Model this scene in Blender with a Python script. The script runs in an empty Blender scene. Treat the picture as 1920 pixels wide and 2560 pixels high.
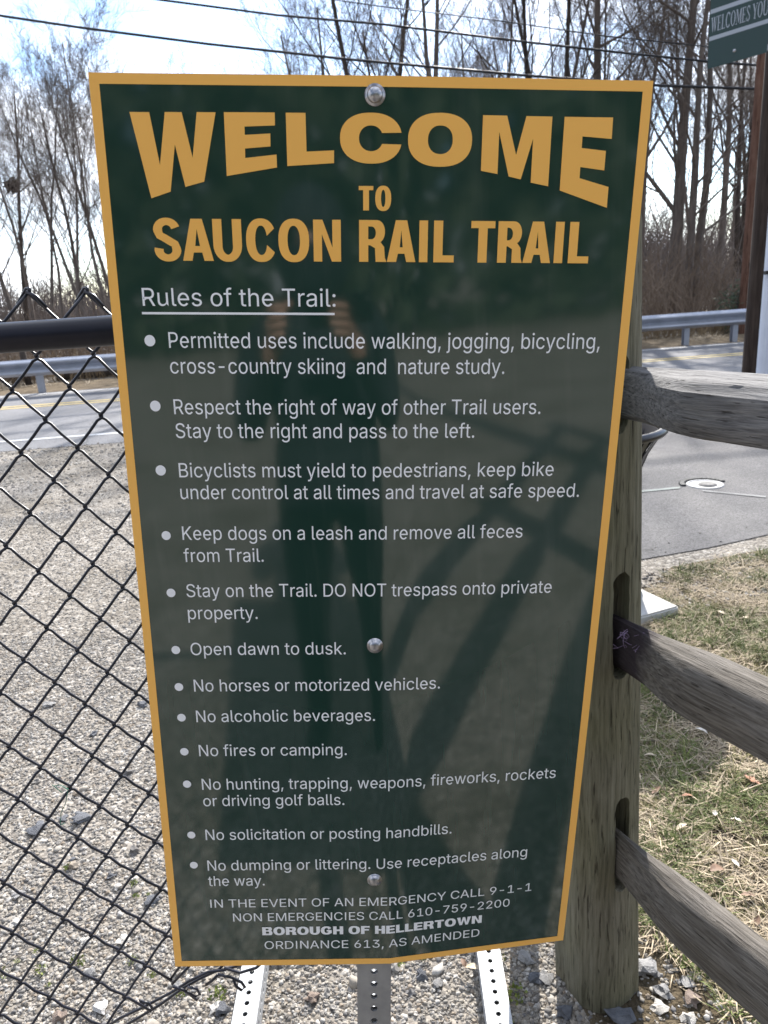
import bpy, bmesh, math, random
from mathutils import Vector, Matrix, noise
R = math.radians
SC = bpy.context.scene
COL = SC.collection

# ------------------------------------------------------------------ camera
FPX = 1861.0                      # focal length in pixels of the 1920 x 2560 photograph
PITCH, ROLL, EYE = R(16.6), R(3.8), Vector((0, 0, 1.5))
_f = Vector((0, math.cos(PITCH), -math.sin(PITCH))); _r = Vector((1, 0, 0)); _u = _r.cross(_f)
RIGHT = math.cos(ROLL) * _r - math.sin(ROLL) * _u
UP = math.sin(ROLL) * _r + math.cos(ROLL) * _u
cam = bpy.data.cameras.new('camera'); camo = bpy.data.objects.new('camera', cam); COL.objects.link(camo)
camo.matrix_world = Matrix((( RIGHT.x, UP.x, -_f.x, EYE.x), (RIGHT.y, UP.y, -_f.y, EYE.y), (RIGHT.z, UP.z, -_f.z, EYE.z), (0, 0, 0, 1)))
cam.sensor_fit = 'VERTICAL'; cam.sensor_height = 36.0; cam.sensor_width = 27.0
cam.lens = FPX / 2560 * 36.0
cam.clip_start = 0.02; cam.clip_end = 3000
cam.dof.use_dof = True; cam.dof.focus_distance = 1.0; cam.dof.aperture_fstop = 13
SC.camera = camo

def ray(px, py):
    return RIGHT * ((px - 960) / FPX) - UP * ((py - 1280) / FPX) + _f
def G(px, py, z=0.0):             # point of the ground plane seen at a photograph pixel
    d = ray(px, py); return EYE + d * ((z - 1.5) / d.z)
def AT(px, py, Y):                # point at world depth Y
    d = ray(px, py); return EYE + d * (Y / d.y)

# ------------------------------------------------------------------ sky, sun, exposure
SUN_AZ, SUN_EL = R(11), R(33)
w = bpy.data.worlds.new('World'); SC.world = w; w.use_nodes = True
nt = w.node_tree; N = nt.nodes; L = nt.links; N.clear()
out = N.new('ShaderNodeOutputWorld'); bg = N.new('ShaderNodeBackground'); sky = N.new('ShaderNodeTexSky')
sky.sky_type = 'NISHITA'; sky.sun_disc = False; sky.sun_elevation = SUN_EL; sky.sun_rotation = SUN_AZ
sky.air_density = 1.0; sky.dust_density = 0.4; sky.ozone_density = 4.0
tc = N.new('ShaderNodeTexCoord'); mp = N.new('ShaderNodeMapping'); mp.inputs['Scale'].default_value = (1.6, 1.6, 3.4); mp.inputs['Location'].default_value = (0.3, 0.1, 0.25)
nz = N.new('ShaderNodeTexNoise'); nz.inputs['Scale'].default_value = 1.7; nz.inputs['Detail'].default_value = 7; nz.inputs['Roughness'].default_value = 0.55
rp = N.new('ShaderNodeValToRGB'); rp.color_ramp.elements[0].position = 0.44; rp.color_ramp.elements[1].position = 0.60
mx = N.new('ShaderNodeMix'); mx.data_type = 'RGBA'
L.new(tc.outputs['Generated'], mp.inputs[0]); L.new(mp.outputs[0], nz.inputs['Vector']); L.new(nz.outputs['Fac'], rp.inputs[0])
L.new(rp.outputs[0], mx.inputs['Factor']); L.new(sky.outputs[0], mx.inputs['A']); mx.inputs['B'].default_value = (8.6, 9.0, 9.8, 1)
# forward scattering: cloud and haze are brighter around the sun than opposite it
dt = N.new('ShaderNodeVectorMath'); dt.operation = 'DOT_PRODUCT'; L.new(tc.outputs['Generated'], dt.inputs[0])
dt.inputs[1].default_value = (math.sin(SUN_AZ) * math.cos(SUN_EL), math.cos(SUN_AZ) * math.cos(SUN_EL), math.sin(SUN_EL))
fs = N.new('ShaderNodeMapRange'); fs.interpolation_type = 'SMOOTHSTEP'; fs.inputs['From Min'].default_value = -0.6; fs.inputs['From Max'].default_value = 1.0; fs.inputs['To Min'].default_value = 0.75; fs.inputs['To Max'].default_value = 1.75
L.new(dt.outputs['Value'], fs.inputs['Value'])
sc_ = N.new('ShaderNodeVectorMath'); sc_.operation = 'SCALE'; L.new(mx.outputs['Result'], sc_.inputs[0]); L.new(fs.outputs[0], sc_.inputs['Scale'])
L.new(sc_.outputs[0], bg.inputs[0]); bg.inputs[1].default_value = 0.075; L.new(bg.outputs[0], out.inputs[0])
sl = bpy.data.lights.new('sun', 'SUN'); sl.energy = 5.0; sl.angle = R(0.53); sl.color = (1.0, 0.955, 0.89)
so = bpy.data.objects.new('sun', sl); COL.objects.link(so)
SUNDIR = Vector((math.sin(SUN_AZ) * math.cos(SUN_EL), math.cos(SUN_AZ) * math.cos(SUN_EL), math.sin(SUN_EL)))
so.rotation_euler = SUNDIR.to_track_quat('Z', 'Y').to_euler()
so.location = (4, 10, 12)
SC.view_settings.view_transform = 'Standard'; SC.view_settings.look = 'None'
SC.view_settings.gamma = 1; SC.view_settings.use_curve_mapping = False
SC.view_settings.exposure = 1.2
SC.cycles.max_bounces = 6; SC.cycles.diffuse_bounces = 3; SC.cycles.glossy_bounces = 3

# ------------------------------------------------------------------ materials
MATS = {}
def mat(name, c1, c2=None, scale=8, rough=0.8, metal=0.0, bump=0.0, bscale=None, stretch=(1, 1, 1), c3=None, c3pos=0.72, spec=0.5, coord='Object', detail=6, rand=0.0, lo=0.35, hi=0.65, kind='noise', bdist=0.01):
    if name in MATS: return MATS[name]
    m = bpy.data.materials.new(name); m.use_nodes = True; t = m.node_tree; n = t.nodes; l = t.links
    b = n['Principled BSDF']; b.inputs['Roughness'].default_value = rough; b.inputs['Metallic'].default_value = metal
    b.inputs['Specular IOR Level'].default_value = spec
    if c2 is None: c2 = c1
    co = n.new('ShaderNodeTexCoord'); ma = n.new('ShaderNodeMapping'); ma.inputs['Scale'].default_value = stretch
    l.new(co.outputs[coord], ma.inputs[0])
    tx = n.new('ShaderNodeTexNoise'); tx.inputs['Scale'].default_value = scale; tx.inputs['Detail'].default_value = detail; tx.inputs['Roughness'].default_value = 0.6
    l.new(ma.outputs[0], tx.inputs['Vector'])
    r = n.new('ShaderNodeValToRGB'); e = r.color_ramp.elements
    e[0].position = lo; e[0].color = (*c1, 1); e[1].position = hi; e[1].color = (*c2, 1)
    if c3: x = e.new(c3pos); x.color = (*c3, 1)
    l.new(tx.outputs['Fac'], r.inputs[0]); col = r.outputs[0]
    if rand:
        oi = n.new('ShaderNodeObjectInfo'); mr = n.new('ShaderNodeMapRange'); mr.inputs['To Min'].default_value = 1 - rand; mr.inputs['To Max'].default_value = 1 + rand
        l.new(oi.outputs['Random'], mr.inputs['Value'])
        mu = n.new('ShaderNodeMix'); mu.data_type = 'RGBA'; mu.blend_type = 'MULTIPLY'; mu.inputs['Factor'].default_value = 1
        l.new(col, mu.inputs['A']); l.new(mr.outputs[0], mu.inputs['B']); col = mu.outputs['Result']
    l.new(col, b.inputs['Base Color'])
    if bump:
        t2 = n.new('ShaderNodeTexNoise'); t2.inputs['Scale'].default_value = bscale or scale * 3; t2.inputs['Detail'].default_value = 5
        l.new(ma.outputs[0], t2.inputs['Vector'])
        bp = n.new('ShaderNodeBump'); bp.inputs['Strength'].default_value = bump; bp.inputs['Distance'].default_value = bdist
        l.new(t2.outputs['Fac'], bp.inputs['Height']); l.new(bp.outputs[0], b.inputs['Normal'])
    MATS[name] = m; return m

def wood_mat(name, dark, mid, light, along='X', grain=60, tint=None, stain=None):
    m = bpy.data.materials.new(name); m.use_nodes = True; t = m.node_tree; n = t.nodes; l = t.links
    b = n['Principled BSDF']; b.inputs['Roughness'].default_value = 0.85; b.inputs['Specular IOR Level'].default_value = 0.25
    co = n.new('ShaderNodeTexCoord'); ma = n.new('ShaderNodeMapping')
    st = {'X': (0.05, 1, 1), 'Z': (1, 1, 0.05)}[along]; ma.inputs['Scale'].default_value = st
    wob = n.new('ShaderNodeTexNoise'); wob.inputs['Scale'].default_value = 7; wob.inputs['Detail'].default_value = 2
    l.new(co.outputs['Object'], wob.inputs['Vector'])
    va = n.new('ShaderNodeVectorMath'); va.operation = 'MULTIPLY_ADD'; va.inputs[1].default_value = (0.014, 0.014, 0.014)
    l.new(wob.outputs['Color'], va.inputs[0]); l.new(co.outputs['Object'], va.inputs[2]); l.new(va.outputs[0], ma.inputs[0])
    g = n.new('ShaderNodeTexNoise'); g.inputs['Scale'].default_value = grain; g.inputs['Detail'].default_value = 8; g.inputs['Roughness'].default_value = 0.65
    l.new(ma.outputs[0], g.inputs['Vector'])
    r = n.new('ShaderNodeValToRGB'); e = r.color_ramp.elements; e[0].position = 0.32; e[0].color = (*dark, 1); e[1].position = 0.68; e[1].color = (*light, 1)
    x = e.new(0.46); x.color = (*mid, 1); l.new(g.outputs['Fac'], r.inputs[0])
    big = n.new('ShaderNodeTexNoise'); big.inputs['Scale'].default_value = 5; big.inputs['Detail'].default_value = 4; l.new(co.outputs['Object'], big.inputs['Vector'])
    mr = n.new('ShaderNodeMapRange'); mr.inputs['From Min'].default_value = 0.3; mr.inputs['From Max'].default_value = 0.7; mr.inputs['To Min'].default_value = 0.0; mr.inputs['To Max'].default_value = 1.0; l.new(big.outputs['Fac'], mr.inputs['Value'])
    mxx = n.new('ShaderNodeMix'); mxx.data_type = 'RGBA'; mxx.blend_type = 'MULTIPLY'; l.new(mr.outputs[0], mxx.inputs['Factor'])
    l.new(r.outputs[0], mxx.inputs['A']); mxx.inputs['B'].default_value = (*(tint or (0.75, 0.78, 0.72)), 1)
    # fine dark checks (cracks) running with the grain
    ck = n.new('ShaderNodeTexNoise'); ck.inputs['Scale'].default_value = grain * 1.1; ck.inputs['Detail'].default_value = 3
    mc = n.new('ShaderNodeMapping'); mc.inputs['Scale'].default_value = {'X': (0.09, 1, 1), 'Z': (1, 1, 0.09)}[along]; mc.inputs['Location'].default_value = (3, 7, 1)
    l.new(va.outputs[0], mc.inputs[0]); l.new(mc.outputs[0], ck.inputs['Vector'])
    cr = n.new('ShaderNodeValToRGB'); ce = cr.color_ramp.elements; ce[0].position = 0.30; ce[0].color = (0.35, 0.33, 0.31, 1); ce[1].position = 0.38; ce[1].color = (1, 1, 1, 1); l.new(ck.outputs['Fac'], cr.inputs[0])
    m2 = n.new('ShaderNodeMix'); m2.data_type = 'RGBA'; m2.blend_type = 'MULTIPLY'; m2.inputs['Factor'].default_value = 1; l.new(mxx.outputs['Result'], m2.inputs['A']); l.new(cr.outputs[0], m2.inputs['B'])
    colo = m2.outputs['Result']
    if stain:      # dark stain soaked into the end of the timber
        sx = n.new('ShaderNodeSeparateXYZ'); l.new(co.outputs['Object'], sx.inputs[0])
        sn = n.new('ShaderNodeTexNoise'); sn.inputs['Scale'].default_value = 18; sn.inputs['Detail'].default_value = 4; l.new(co.outputs['Object'], sn.inputs['Vector'])
        sa = n.new('ShaderNodeMath'); sa.operation = 'MULTIPLY_ADD'; sa.inputs[1].default_value = 0.10; l.new(sn.outputs['Fac'], sa.inputs[0]); l.new(sx.outputs['X'], sa.inputs[2])
        sr = n.new('ShaderNodeMapRange'); sr.inputs['From Min'].default_value = stain[0]; sr.inputs['From Max'].default_value = stain[0] + .05; sr.inputs['To Min'].default_value = 0.85; sr.inputs['To Max'].default_value = 0.0; l.new(sa.outputs[0], sr.inputs['Value'])
        sm_ = n.new('ShaderNodeMix'); sm_.data_type = 'RGBA'; l.new(sr.outputs[0], sm_.inputs['Factor']); l.new(colo, sm_.inputs['A']); sm_.inputs['B'].default_value = (*stain[1], 1); colo = sm_.outputs['Result']
    l.new(colo, b.inputs['Base Color'])
    ad = n.new('ShaderNodeMath'); ad.operation = 'ADD'; l.new(g.outputs['Fac'], ad.inputs[0]); l.new(cr.outputs[0], ad.inputs[1])
    bp = n.new('ShaderNodeBump'); bp.inputs['Strength'].default_value = 0.8; bp.inputs['Distance'].default_value = 0.0035
    l.new(ad.outputs[0], bp.inputs['Height']); l.new(bp.outputs[0], b.inputs['Normal'])
    return m

# ------------------------------------------------------------------ helpers
def link(name, me, m=None, parent=None):
    o = bpy.data.objects.new(name, me); COL.objects.link(o)
    if m is not None and me is not None: me.materials.append(m)
    if parent is not None: o.parent = parent
    return o
def tag(o, label=None, cat=None, group=None, kind=None):
    if label: o['label'] = label
    if cat: o['category'] = cat
    if group: o['group'] = group
    if kind: o['kind'] = kind
    return o
def empty(name, loc, label, cat, group=None):
    o = bpy.data.objects.new(name, None); COL.objects.link(o); o.location = loc; o.empty_display_size = 0.1
    tag(o, label, cat, group); bpy.context.view_layer.update(); return o
class MB:
    def __init__(s): s.v = []; s.f = []
    def add(s, v, f):
        k = len(s.v); s.v += [tuple(p) for p in v]; s.f += [tuple(i + k for i in q) for q in f]; return s
    def box(s, c, d, M=None):
        c = Vector(c); d = Vector(d) / 2
        v = [Vector((x, y, z)) for x in (-1, 1) for y in (-1, 1) for z in (-1, 1)]
        v = [c + Vector((p.x * d.x, p.y * d.y, p.z * d.z)) for p in v]
        if M is not None: v = [M @ p for p in v]
        return s.add(v, [(0, 1, 3, 2), (4, 6, 7, 5), (0, 4, 5, 1), (2, 3, 7, 6), (0, 2, 6, 4), (1, 5, 7, 3)])
    def tube(s, pts, rad, n=6, cap=True):
        pts = [Vector(p) for p in pts]; m = len(pts)
        if not hasattr(rad, '__len__'): rad = [rad] * m
        ref = None; base = len(s.v)
        for i, p in enumerate(pts):
            t = (pts[min(i + 1, m - 1)] - pts[max(i - 1, 0)])
            if t.length < 1e-9: t = Vector((0, 0, 1))
            t.normalize()
            if ref is None: ref = Vector((0, 0, 1)) if abs(t.z) < 0.9 else Vector((1, 0, 0))
            a = (ref - t * ref.dot(t)); a = a.normalized() if a.length > 1e-6 else t.orthogonal().normalized()
            ref = a; b = t.cross(a)
            for k in range(n):
                q = 2 * math.pi * k / n; v = p + (a * math.cos(q) + b * math.sin(q)) * rad[i]; s.v.append((v.x, v.y, v.z))
        for i in range(m - 1):
            for k in range(n):
                k2 = (k + 1) % n; s.f.append((base + i * n + k, base + i * n + k2, base + (i + 1) * n + k2, base + (i + 1) * n + k))
        if cap and n > 2:
            s.f.append(tuple(base + k for k in reversed(range(n)))); s.f.append(tuple(base + (m - 1) * n + k for k in range(n)))
        return s
    def lathe(s, prof, n=24, M=None):
        k0 = len(s.v)
        for (r, z) in prof:
            for k in range(n):
                a = 2 * math.pi * k / n; p = Vector((r * math.cos(a), r * math.sin(a), z))
                if M is not None: p = M @ p
                s.v.append((p.x, p.y, p.z))
        for i in range(len(prof) - 1):
            for k in range(n):
                k2 = (k + 1) % n; s.f.append((k0 + i * n + k, k0 + i * n + k2, k0 + (i + 1) * n + k2, k0 + (i + 1) * n + k))
        return s
    def mesh(s, name, smooth=False, off=None):
        me = bpy.data.meshes.new(name); v = s.v
        if off is not None: v = [(a - off[0], b - off[1], c - off[2]) for a, b, c in v]
        me.from_pydata(v, [], s.f); me.update()
        if smooth: me.polygons.foreach_set('use_smooth', [True] * len(me.polygons))
        return me
    def build(s, name, m, parent=None, smooth=False):
        # vertices are world coordinates: an object under a parent is expressed in the parent's frame
        off = parent_loc(parent); return link(name, s.mesh(name, smooth, off), m, parent)
def parent_loc(p):
    v = Vector((0, 0, 0))
    while p is not None: v = v + p.location; p = p.parent
    return v
def sm(me, ang=40):
    me.polygons.foreach_set('use_smooth', [True] * len(me.polygons))
    try: me.set_sharp_from_angle(angle=R(ang))
    except Exception: pass
    return me
def frame(o, x, z):   # 4x4 matrix with origin o, x axis x, z axis near z
    x = Vector(x).normalized(); z = Vector(z); z = (z - x * z.dot(x)).normalized(); y = z.cross(x)
    return Matrix(((x.x, y.x, z.x, o[0]), (x.y, y.y, z.y, o[1]), (x.z, y.z, z.z, o[2]), (0, 0, 0, 1)))
def polymesh(name, pts, z, m, kind='structure', sub=0, parent=None):
    bm = bmesh.new(); vs = [bm.verts.new((p[0], p[1], z)) for p in pts]; f = bm.faces.new(vs)
    if f.normal.z < 0: f.normal_flip()
    bm.normal_update()
    if bm.faces[:][0].normal.z < 0: bmesh.ops.reverse_faces(bm, faces=bm.faces[:])
    me = bpy.data.meshes.new(name); bm.to_mesh(me); bm.free()
    o = link(name, me, m, parent); 
    if kind: o['kind'] = kind
    return o

FONT={
',':(188,["53 -119 38 -119 48 -56 58 8 68 71 91 71 114 71 137 71 119 8 102 -56 84 -119 69 -119"]),
'-':(453,["263 244 337 244 337 226 337 207 337 188 263 188 188 188 114 188 114 207 114 226 114 244 188 244"]),
'.':(188,["108 -4 95 -4 83 -4 72 0 63 9 54 18 50 28 50 41 50 54 54 65 63 73 72 82 83 87 95 87 108 87 119 82 128 73 137 65 141 54 141 41 141 28 137 18 128 9 119 0"]),
'0':(453,["264 -7 227 -7 189 -7 157 3 130 24 103 45 83 74 69 113 55 152 48 199 48 254 48 309 55 356 69 395 83 434 104 464 130 484 157 505 189 516 227 516 264 516 296 505 323 484 350 464 370 434 384 395 398 356 405 309 405 254 405 199 398 152 384 113 370 74 350 45 323 24 297 3","202 50 227 50 252 50 273 58 290 74 308 90 321 113 330 144 339 174 344 211 344 254 344 297 339 334 330 365 321 395 308 419 290 435 273 451 252 460 227 460 202 460 180 451 163 435 146 419 132 395 123 365 114 334 109 297 109 254 109 211 114 174 123 144 132 113 146 90 163 74 180 58"]),
'1':(453,["181 0 76 0 76 18 76 36 76 55 181 55 286 55 391 55 391 36 391 18 391 0 286 0","250 509 276 509 276 339 276 170 276 0 255 0 234 0 212 0 212 149 212 299 212 448 211 448 210 448 209 448 168 418 127 388 86 358 86 381 86 404 86 427 123 454 161 481 198 509 224 509"]),
'2':(453,["172 0 64 0 64 16 64 32 64 47 121 108 177 168 234 229 254 249 270 267 282 282 295 298 304 313 311 327 317 341 320 356 320 371 320 390 316 405 308 419 299 432 288 442 273 449 259 456 242 460 224 460 204 460 187 456 172 447 158 439 147 428 139 413 131 399 127 382 127 362 107 362 86 362 66 362 66 392 72 419 86 442 100 465 119 483 143 496 167 509 194 516 225 516 255 516 282 509 306 497 329 484 348 467 361 445 374 424 381 399 381 372 381 354 378 335 371 318 364 300 353 280 336 259 319 237 296 211 267 180 229 140 191 100 153 60 153 59 153 58 153 57 231 57 310 57 389 57 389 38 389 19 389 0 281 0"]),
'3':(453,["252 -7 218 -7 187 -7 158 -1 133 10 107 21 86 37 70 57 54 78 46 103 44 132 66 132 87 132 109 132 111 114 117 99 126 87 136 75 149 65 165 59 181 53 199 50 219 50 239 50 258 53 275 61 292 68 305 79 315 93 324 107 329 124 329 145 329 163 325 181 316 196 307 212 293 224 275 234 256 243 231 248 201 248 186 248 172 248 157 248 157 265 157 282 157 299 200 349 244 399 288 448 288 450 288 451 288 452 215 452 142 452 70 452 70 471 70 490 70 509 171 509 272 509 372 509 372 493 372 477 372 461 319 400 265 339 211 278 211 282 211 285 211 289 249 293 281 288 308 276 335 263 356 246 371 222 386 199 393 173 393 145 393 115 385 89 370 66 355 43 335 25 309 12 282 0"]),
'5':(453,["254 -7 221 -7 191 -7 164 -1 140 11 116 23 97 39 83 60 69 81 61 104 60 130 81 130 101 130 122 130 124 115 129 101 138 89 147 77 159 67 173 60 188 53 204 50 221 50 242 50 260 55 276 64 292 74 305 87 314 104 323 121 328 141 328 162 328 184 323 204 314 221 304 238 291 252 275 262 258 272 239 277 218 277 201 277 184 274 167 268 151 263 138 255 128 246 108 248 88 250 67 253 77 338 86 423 96 509 186 509 276 509 366 509 366 490 366 471 366 452 294 452 222 452 151 452 145 402 139 352 134 301 135 301 135 301 136 301 147 311 161 319 178 325 194 331 211 334 229 334 253 334 274 329 294 321 313 313 331 301 345 285 359 270 371 252 379 231 387 210 391 188 391 163 391 130 384 101 369 76 354 50 334 30 309 15 283 1"]),
'6':(453,["258 -7 226 -7 195 -7 167 0 142 15 118 29 98 49 84 74 71 100 64 129 64 162 64 186 69 212 80 239 91 266 110 300 137 340 176 396 214 453 252 509 276 509 299 509 322 509 265 426 208 344 151 261 149 261 147 261 145 261 150 271 157 280 165 288 174 296 184 302 196 307 207 312 221 314 235 314 266 314 293 308 316 295 339 282 357 263 370 240 382 216 389 189 389 157 389 125 382 97 368 73 354 48 334 28 310 14 286 0","207 48 226 48 246 48 264 53 279 63 294 72 306 85 314 101 323 118 327 136 327 157 327 178 323 197 314 213 306 230 294 242 279 251 264 261 246 265 226 265 207 265 189 261 174 252 159 243 147 230 138 214 129 198 125 179 125 158 125 137 129 118 138 102 147 85 159 72 174 63 189 53"]),
'7':(453,["120 0 97 0 172 149 248 299 323 448 323 450 323 451 323 452 236 452 149 452 62 452 62 471 62 490 62 509 172 509 281 509 391 509 391 489 391 469 391 449 315 299 240 150 165 0 142 0"]),
'9':(453,["195 516 226 516 258 516 286 508 310 494 335 480 354 460 368 434 382 409 389 380 389 347 389 323 383 297 373 270 362 243 343 209 315 168 277 112 239 56 200 0 177 0 154 0 130 0 187 83 244 165 301 248 303 248 305 248 307 248 303 238 296 229 287 221 279 213 269 207 257 202 245 197 232 195 218 195 187 195 160 201 137 214 114 227 96 245 83 269 70 292 64 320 64 352 64 384 71 412 85 436 99 461 118 480 143 494 167 508","246 460 226 460 207 460 189 456 174 446 159 437 147 424 138 407 130 391 125 372 125 352 125 330 130 312 138 295 147 279 159 266 174 257 189 248 207 243 226 243 246 243 263 248 279 257 294 266 306 279 314 295 323 311 327 330 327 350 327 372 323 391 314 407 306 424 294 437 279 446 264 456"]),
':':(188,["108 -4 95 -4 83 -4 72 0 63 9 54 18 50 28 50 41 50 54 54 65 63 73 72 82 83 87 95 87 108 87 119 82 128 73 137 65 141 54 141 41 141 28 137 18 128 9 119 0","108 271 95 271 83 271 72 275 63 284 54 293 50 304 50 316 50 329 54 340 63 349 72 357 83 362 95 362 108 362 119 357 128 349 137 340 141 329 141 316 141 304 137 293 128 284 119 275"]),
'A':(480,["39 0 16 0 78 170 140 339 201 509 226 509 251 509 276 509 338 339 401 170 463 0 440 0 418 0 395 0 359 101 323 202 287 302 281 321 273 344 264 372 255 400 245 435 232 478 236 478 241 478 245 478 233 435 222 399 213 371 204 343 196 320 191 302 155 202 120 101 85 0 62 0","197 142 110 142 110 161 110 180 110 199 197 199 283 199 370 199 370 180 370 161 370 142 283 142"]),
'B':(456,["122 0 60 0 60 170 60 339 60 509 120 509 181 509 241 509 276 509 306 503 329 491 352 479 369 462 381 442 392 422 398 399 398 374 398 352 394 334 387 320 379 306 369 294 356 286 344 277 330 271 315 267 315 265 315 264 315 262 331 261 347 255 363 245 379 235 392 221 402 203 413 185 418 163 418 136 418 111 412 87 400 67 388 46 370 30 344 18 319 6 287 0 247 0 184 0","125 115 125 57 165 57 205 57 245 57 284 57 313 65 330 80 347 95 355 114 355 137 355 154 351 170 342 184 334 198 321 209 306 218 290 227 271 231 248 231 207 231 166 231 125 231 125 173","125 341 125 285 162 285 200 285 238 285 257 285 273 289 288 296 303 303 315 313 323 326 332 339 336 355 336 372 336 395 328 414 313 429 297 444 273 452 240 452 202 452 163 452 125 452 125 396"]),
'C':(510,["293 -7 267 -7 223 -7 184 4 150 25 116 46 89 76 70 115 50 154 40 201 40 254 40 308 50 354 70 393 89 432 116 462 150 484 184 505 223 516 267 516 293 516 317 512 340 504 363 497 384 486 402 471 420 457 436 439 448 418 460 398 468 374 473 348 451 348 430 348 408 348 404 366 398 381 389 395 381 408 370 419 357 428 345 438 331 444 315 449 300 454 284 456 267 456 236 456 208 448 184 432 159 417 139 394 125 364 111 334 103 297 103 254 103 211 111 175 125 145 140 115 159 92 184 76 209 61 236 53 267 53 284 53 300 55 315 60 331 65 345 71 357 81 370 90 381 101 389 114 398 128 404 143 408 160 430 160 451 160 473 160 469 135 460 111 448 91 436 70 421 52 402 38 384 23 363 12 341 5 318 -3"]),
'D':(502,["271 0 219 0 178 0 137 0 96 0 96 19 96 38 96 57 136 57 175 57 215 57 256 57 291 65 318 81 345 97 366 119 379 149 392 179 399 214 399 255 399 296 392 331 379 361 366 390 346 412 320 428 293 444 260 452 221 452 178 452 136 452 93 452 93 471 93 490 93 509 137 509 181 509 225 509 275 509 317 499 353 478 388 458 415 429 433 391 452 353 462 308 462 255 462 202 452 157 433 119 414 81 387 51 351 31 314 10","103 509 125 509 125 339 125 170 125 0 103 0 82 0 60 0 60 170 60 339 60 509 82 509"]),
'E':(419,["165 0 60 0 60 170 60 339 60 509 164 509 268 509 372 509 372 490 372 471 372 452 290 452 207 452 125 452 125 396 125 341 125 286 202 286 278 286 355 286 355 267 355 248 355 229 278 229 202 229 125 229 125 172 125 114 125 57 208 57 292 57 375 57 375 38 375 19 375 0 270 0"]),
'F':(410,["82 0 60 0 60 170 60 339 60 509 163 509 266 509 369 509 369 490 369 471 369 452 288 452 206 452 125 452 125 394 125 336 125 278 198 278 272 278 346 278 346 259 346 240 346 221 272 221 198 221 125 221 125 147 125 74 125 0 103 0"]),
'G':(520,["309 -7 269 -7 223 -7 184 4 149 25 115 46 88 77 69 116 50 155 40 201 40 254 40 308 50 354 69 393 88 432 115 462 149 484 183 505 221 516 265 516 292 516 317 512 340 504 364 496 385 484 403 469 422 454 437 437 449 416 461 396 470 373 474 349 452 349 430 349 408 349 403 365 396 380 387 393 379 406 368 417 356 427 344 436 330 444 315 448 300 453 283 456 265 456 235 456 208 448 183 432 159 417 139 394 125 364 111 334 103 297 103 254 103 211 111 175 125 145 140 115 159 92 184 76 209 61 237 53 269 53 297 53 323 59 345 71 367 83 384 101 396 123 409 146 415 172 415 202 421 201 428 200 434 199 384 199 333 199 283 199 283 218 283 237 283 256 348 256 413 256 478 256 478 237 478 219 478 200 478 158 469 122 451 91 433 60 408 36 377 19 345 2"]),
'H':(517,["82 0 60 0 60 170 60 339 60 509 82 509 103 509 125 509 125 435 125 362 125 289 214 289 303 289 392 289 392 362 392 435 392 509 414 509 435 509 457 509 457 339 457 170 457 0 435 0 414 0 392 0 392 77 392 155 392 232 303 232 214 232 125 232 125 155 125 77 125 0 103 0"]),
'I':(229,["82 0 82 0 82 0 147 0 147 0 147 0 147 509 147 509 147 509 82 509 82 509 82 509"]),
'K':(467,["146 189 104 145 104 169 104 193 104 216 116 232 128 247 139 261 151 275 162 290 174 303 187 317 199 331 212 344 262 399 313 454 364 509 392 509 420 509 448 509 376 431 304 353 231 276 230 276 229 276 228 276 187 233","82 0 60 0 60 170 60 339 60 509 82 509 103 509 125 509 125 451 125 392 125 334 124 298 124 261 124 225 124 214 124 204 125 193 125 129 125 64 125 0 103 0","398 0 372 0 311 86 249 173 188 259 201 276 215 293 228 309 302 206 375 103 449 0 423 0"]),
'L':(393,["160 0 60 0 60 170 60 339 60 509 82 509 103 509 125 509 125 358 125 208 125 57 203 57 282 57 361 57 361 38 361 19 361 0 261 0"]),
'M':(628,["81 0 60 0 60 170 60 339 60 509 91 509 121 509 152 509 193 402 235 294 277 187 280 180 284 170 287 159 291 148 295 136 299 123 303 110 307 97 311 84 315 71 319 59 322 49 317 49 312 49 307 49 310 59 314 70 318 83 322 95 326 108 330 121 334 134 338 147 342 158 346 170 349 179 352 187 394 294 435 402 476 509 507 509 537 509 568 509 568 339 568 170 568 0 547 0 525 0 504 0 504 97 504 194 504 291 504 302 504 314 504 327 505 340 505 354 505 369 505 383 506 398 506 413 506 428 507 443 507 457 509 457 511 457 513 457 508 441 503 426 498 409 492 393 487 378 482 363 477 348 472 334 467 322 463 309 459 299 456 291 418 194 380 97 342 0 323 0 305 0 286 0 248 97 209 194 170 291 167 299 163 309 159 321 155 333 150 346 145 361 140 376 135 391 129 408 124 424 118 441 112 457 114 457 117 457 119 457 119 444 120 431 120 416 120 401 121 387 121 372 121 357 121 342 122 328 122 315 122 302 122 291 122 194 122 97 122 0 101 0"]),
'N':(523,["82 0 60 0 60 170 60 339 60 509 85 509 111 509 136 509 205 400 274 291 343 183 349 174 355 164 363 151 370 138 379 123 388 107 396 90 405 73 414 55 411 55 408 54 405 54 403 72 401 90 401 108 400 126 399 142 399 157 399 172 399 185 399 195 399 300 399 404 399 509 420 509 442 509 463 509 463 339 463 170 463 0 438 0 412 0 387 0 325 97 264 193 202 290 194 303 186 316 177 331 169 345 159 362 148 381 137 400 123 424 108 452 111 453 115 453 119 454 120 428 121 405 122 384 123 362 124 344 124 328 125 312 125 300 125 291 125 194 125 97 125 0 103 0"]),
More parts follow.
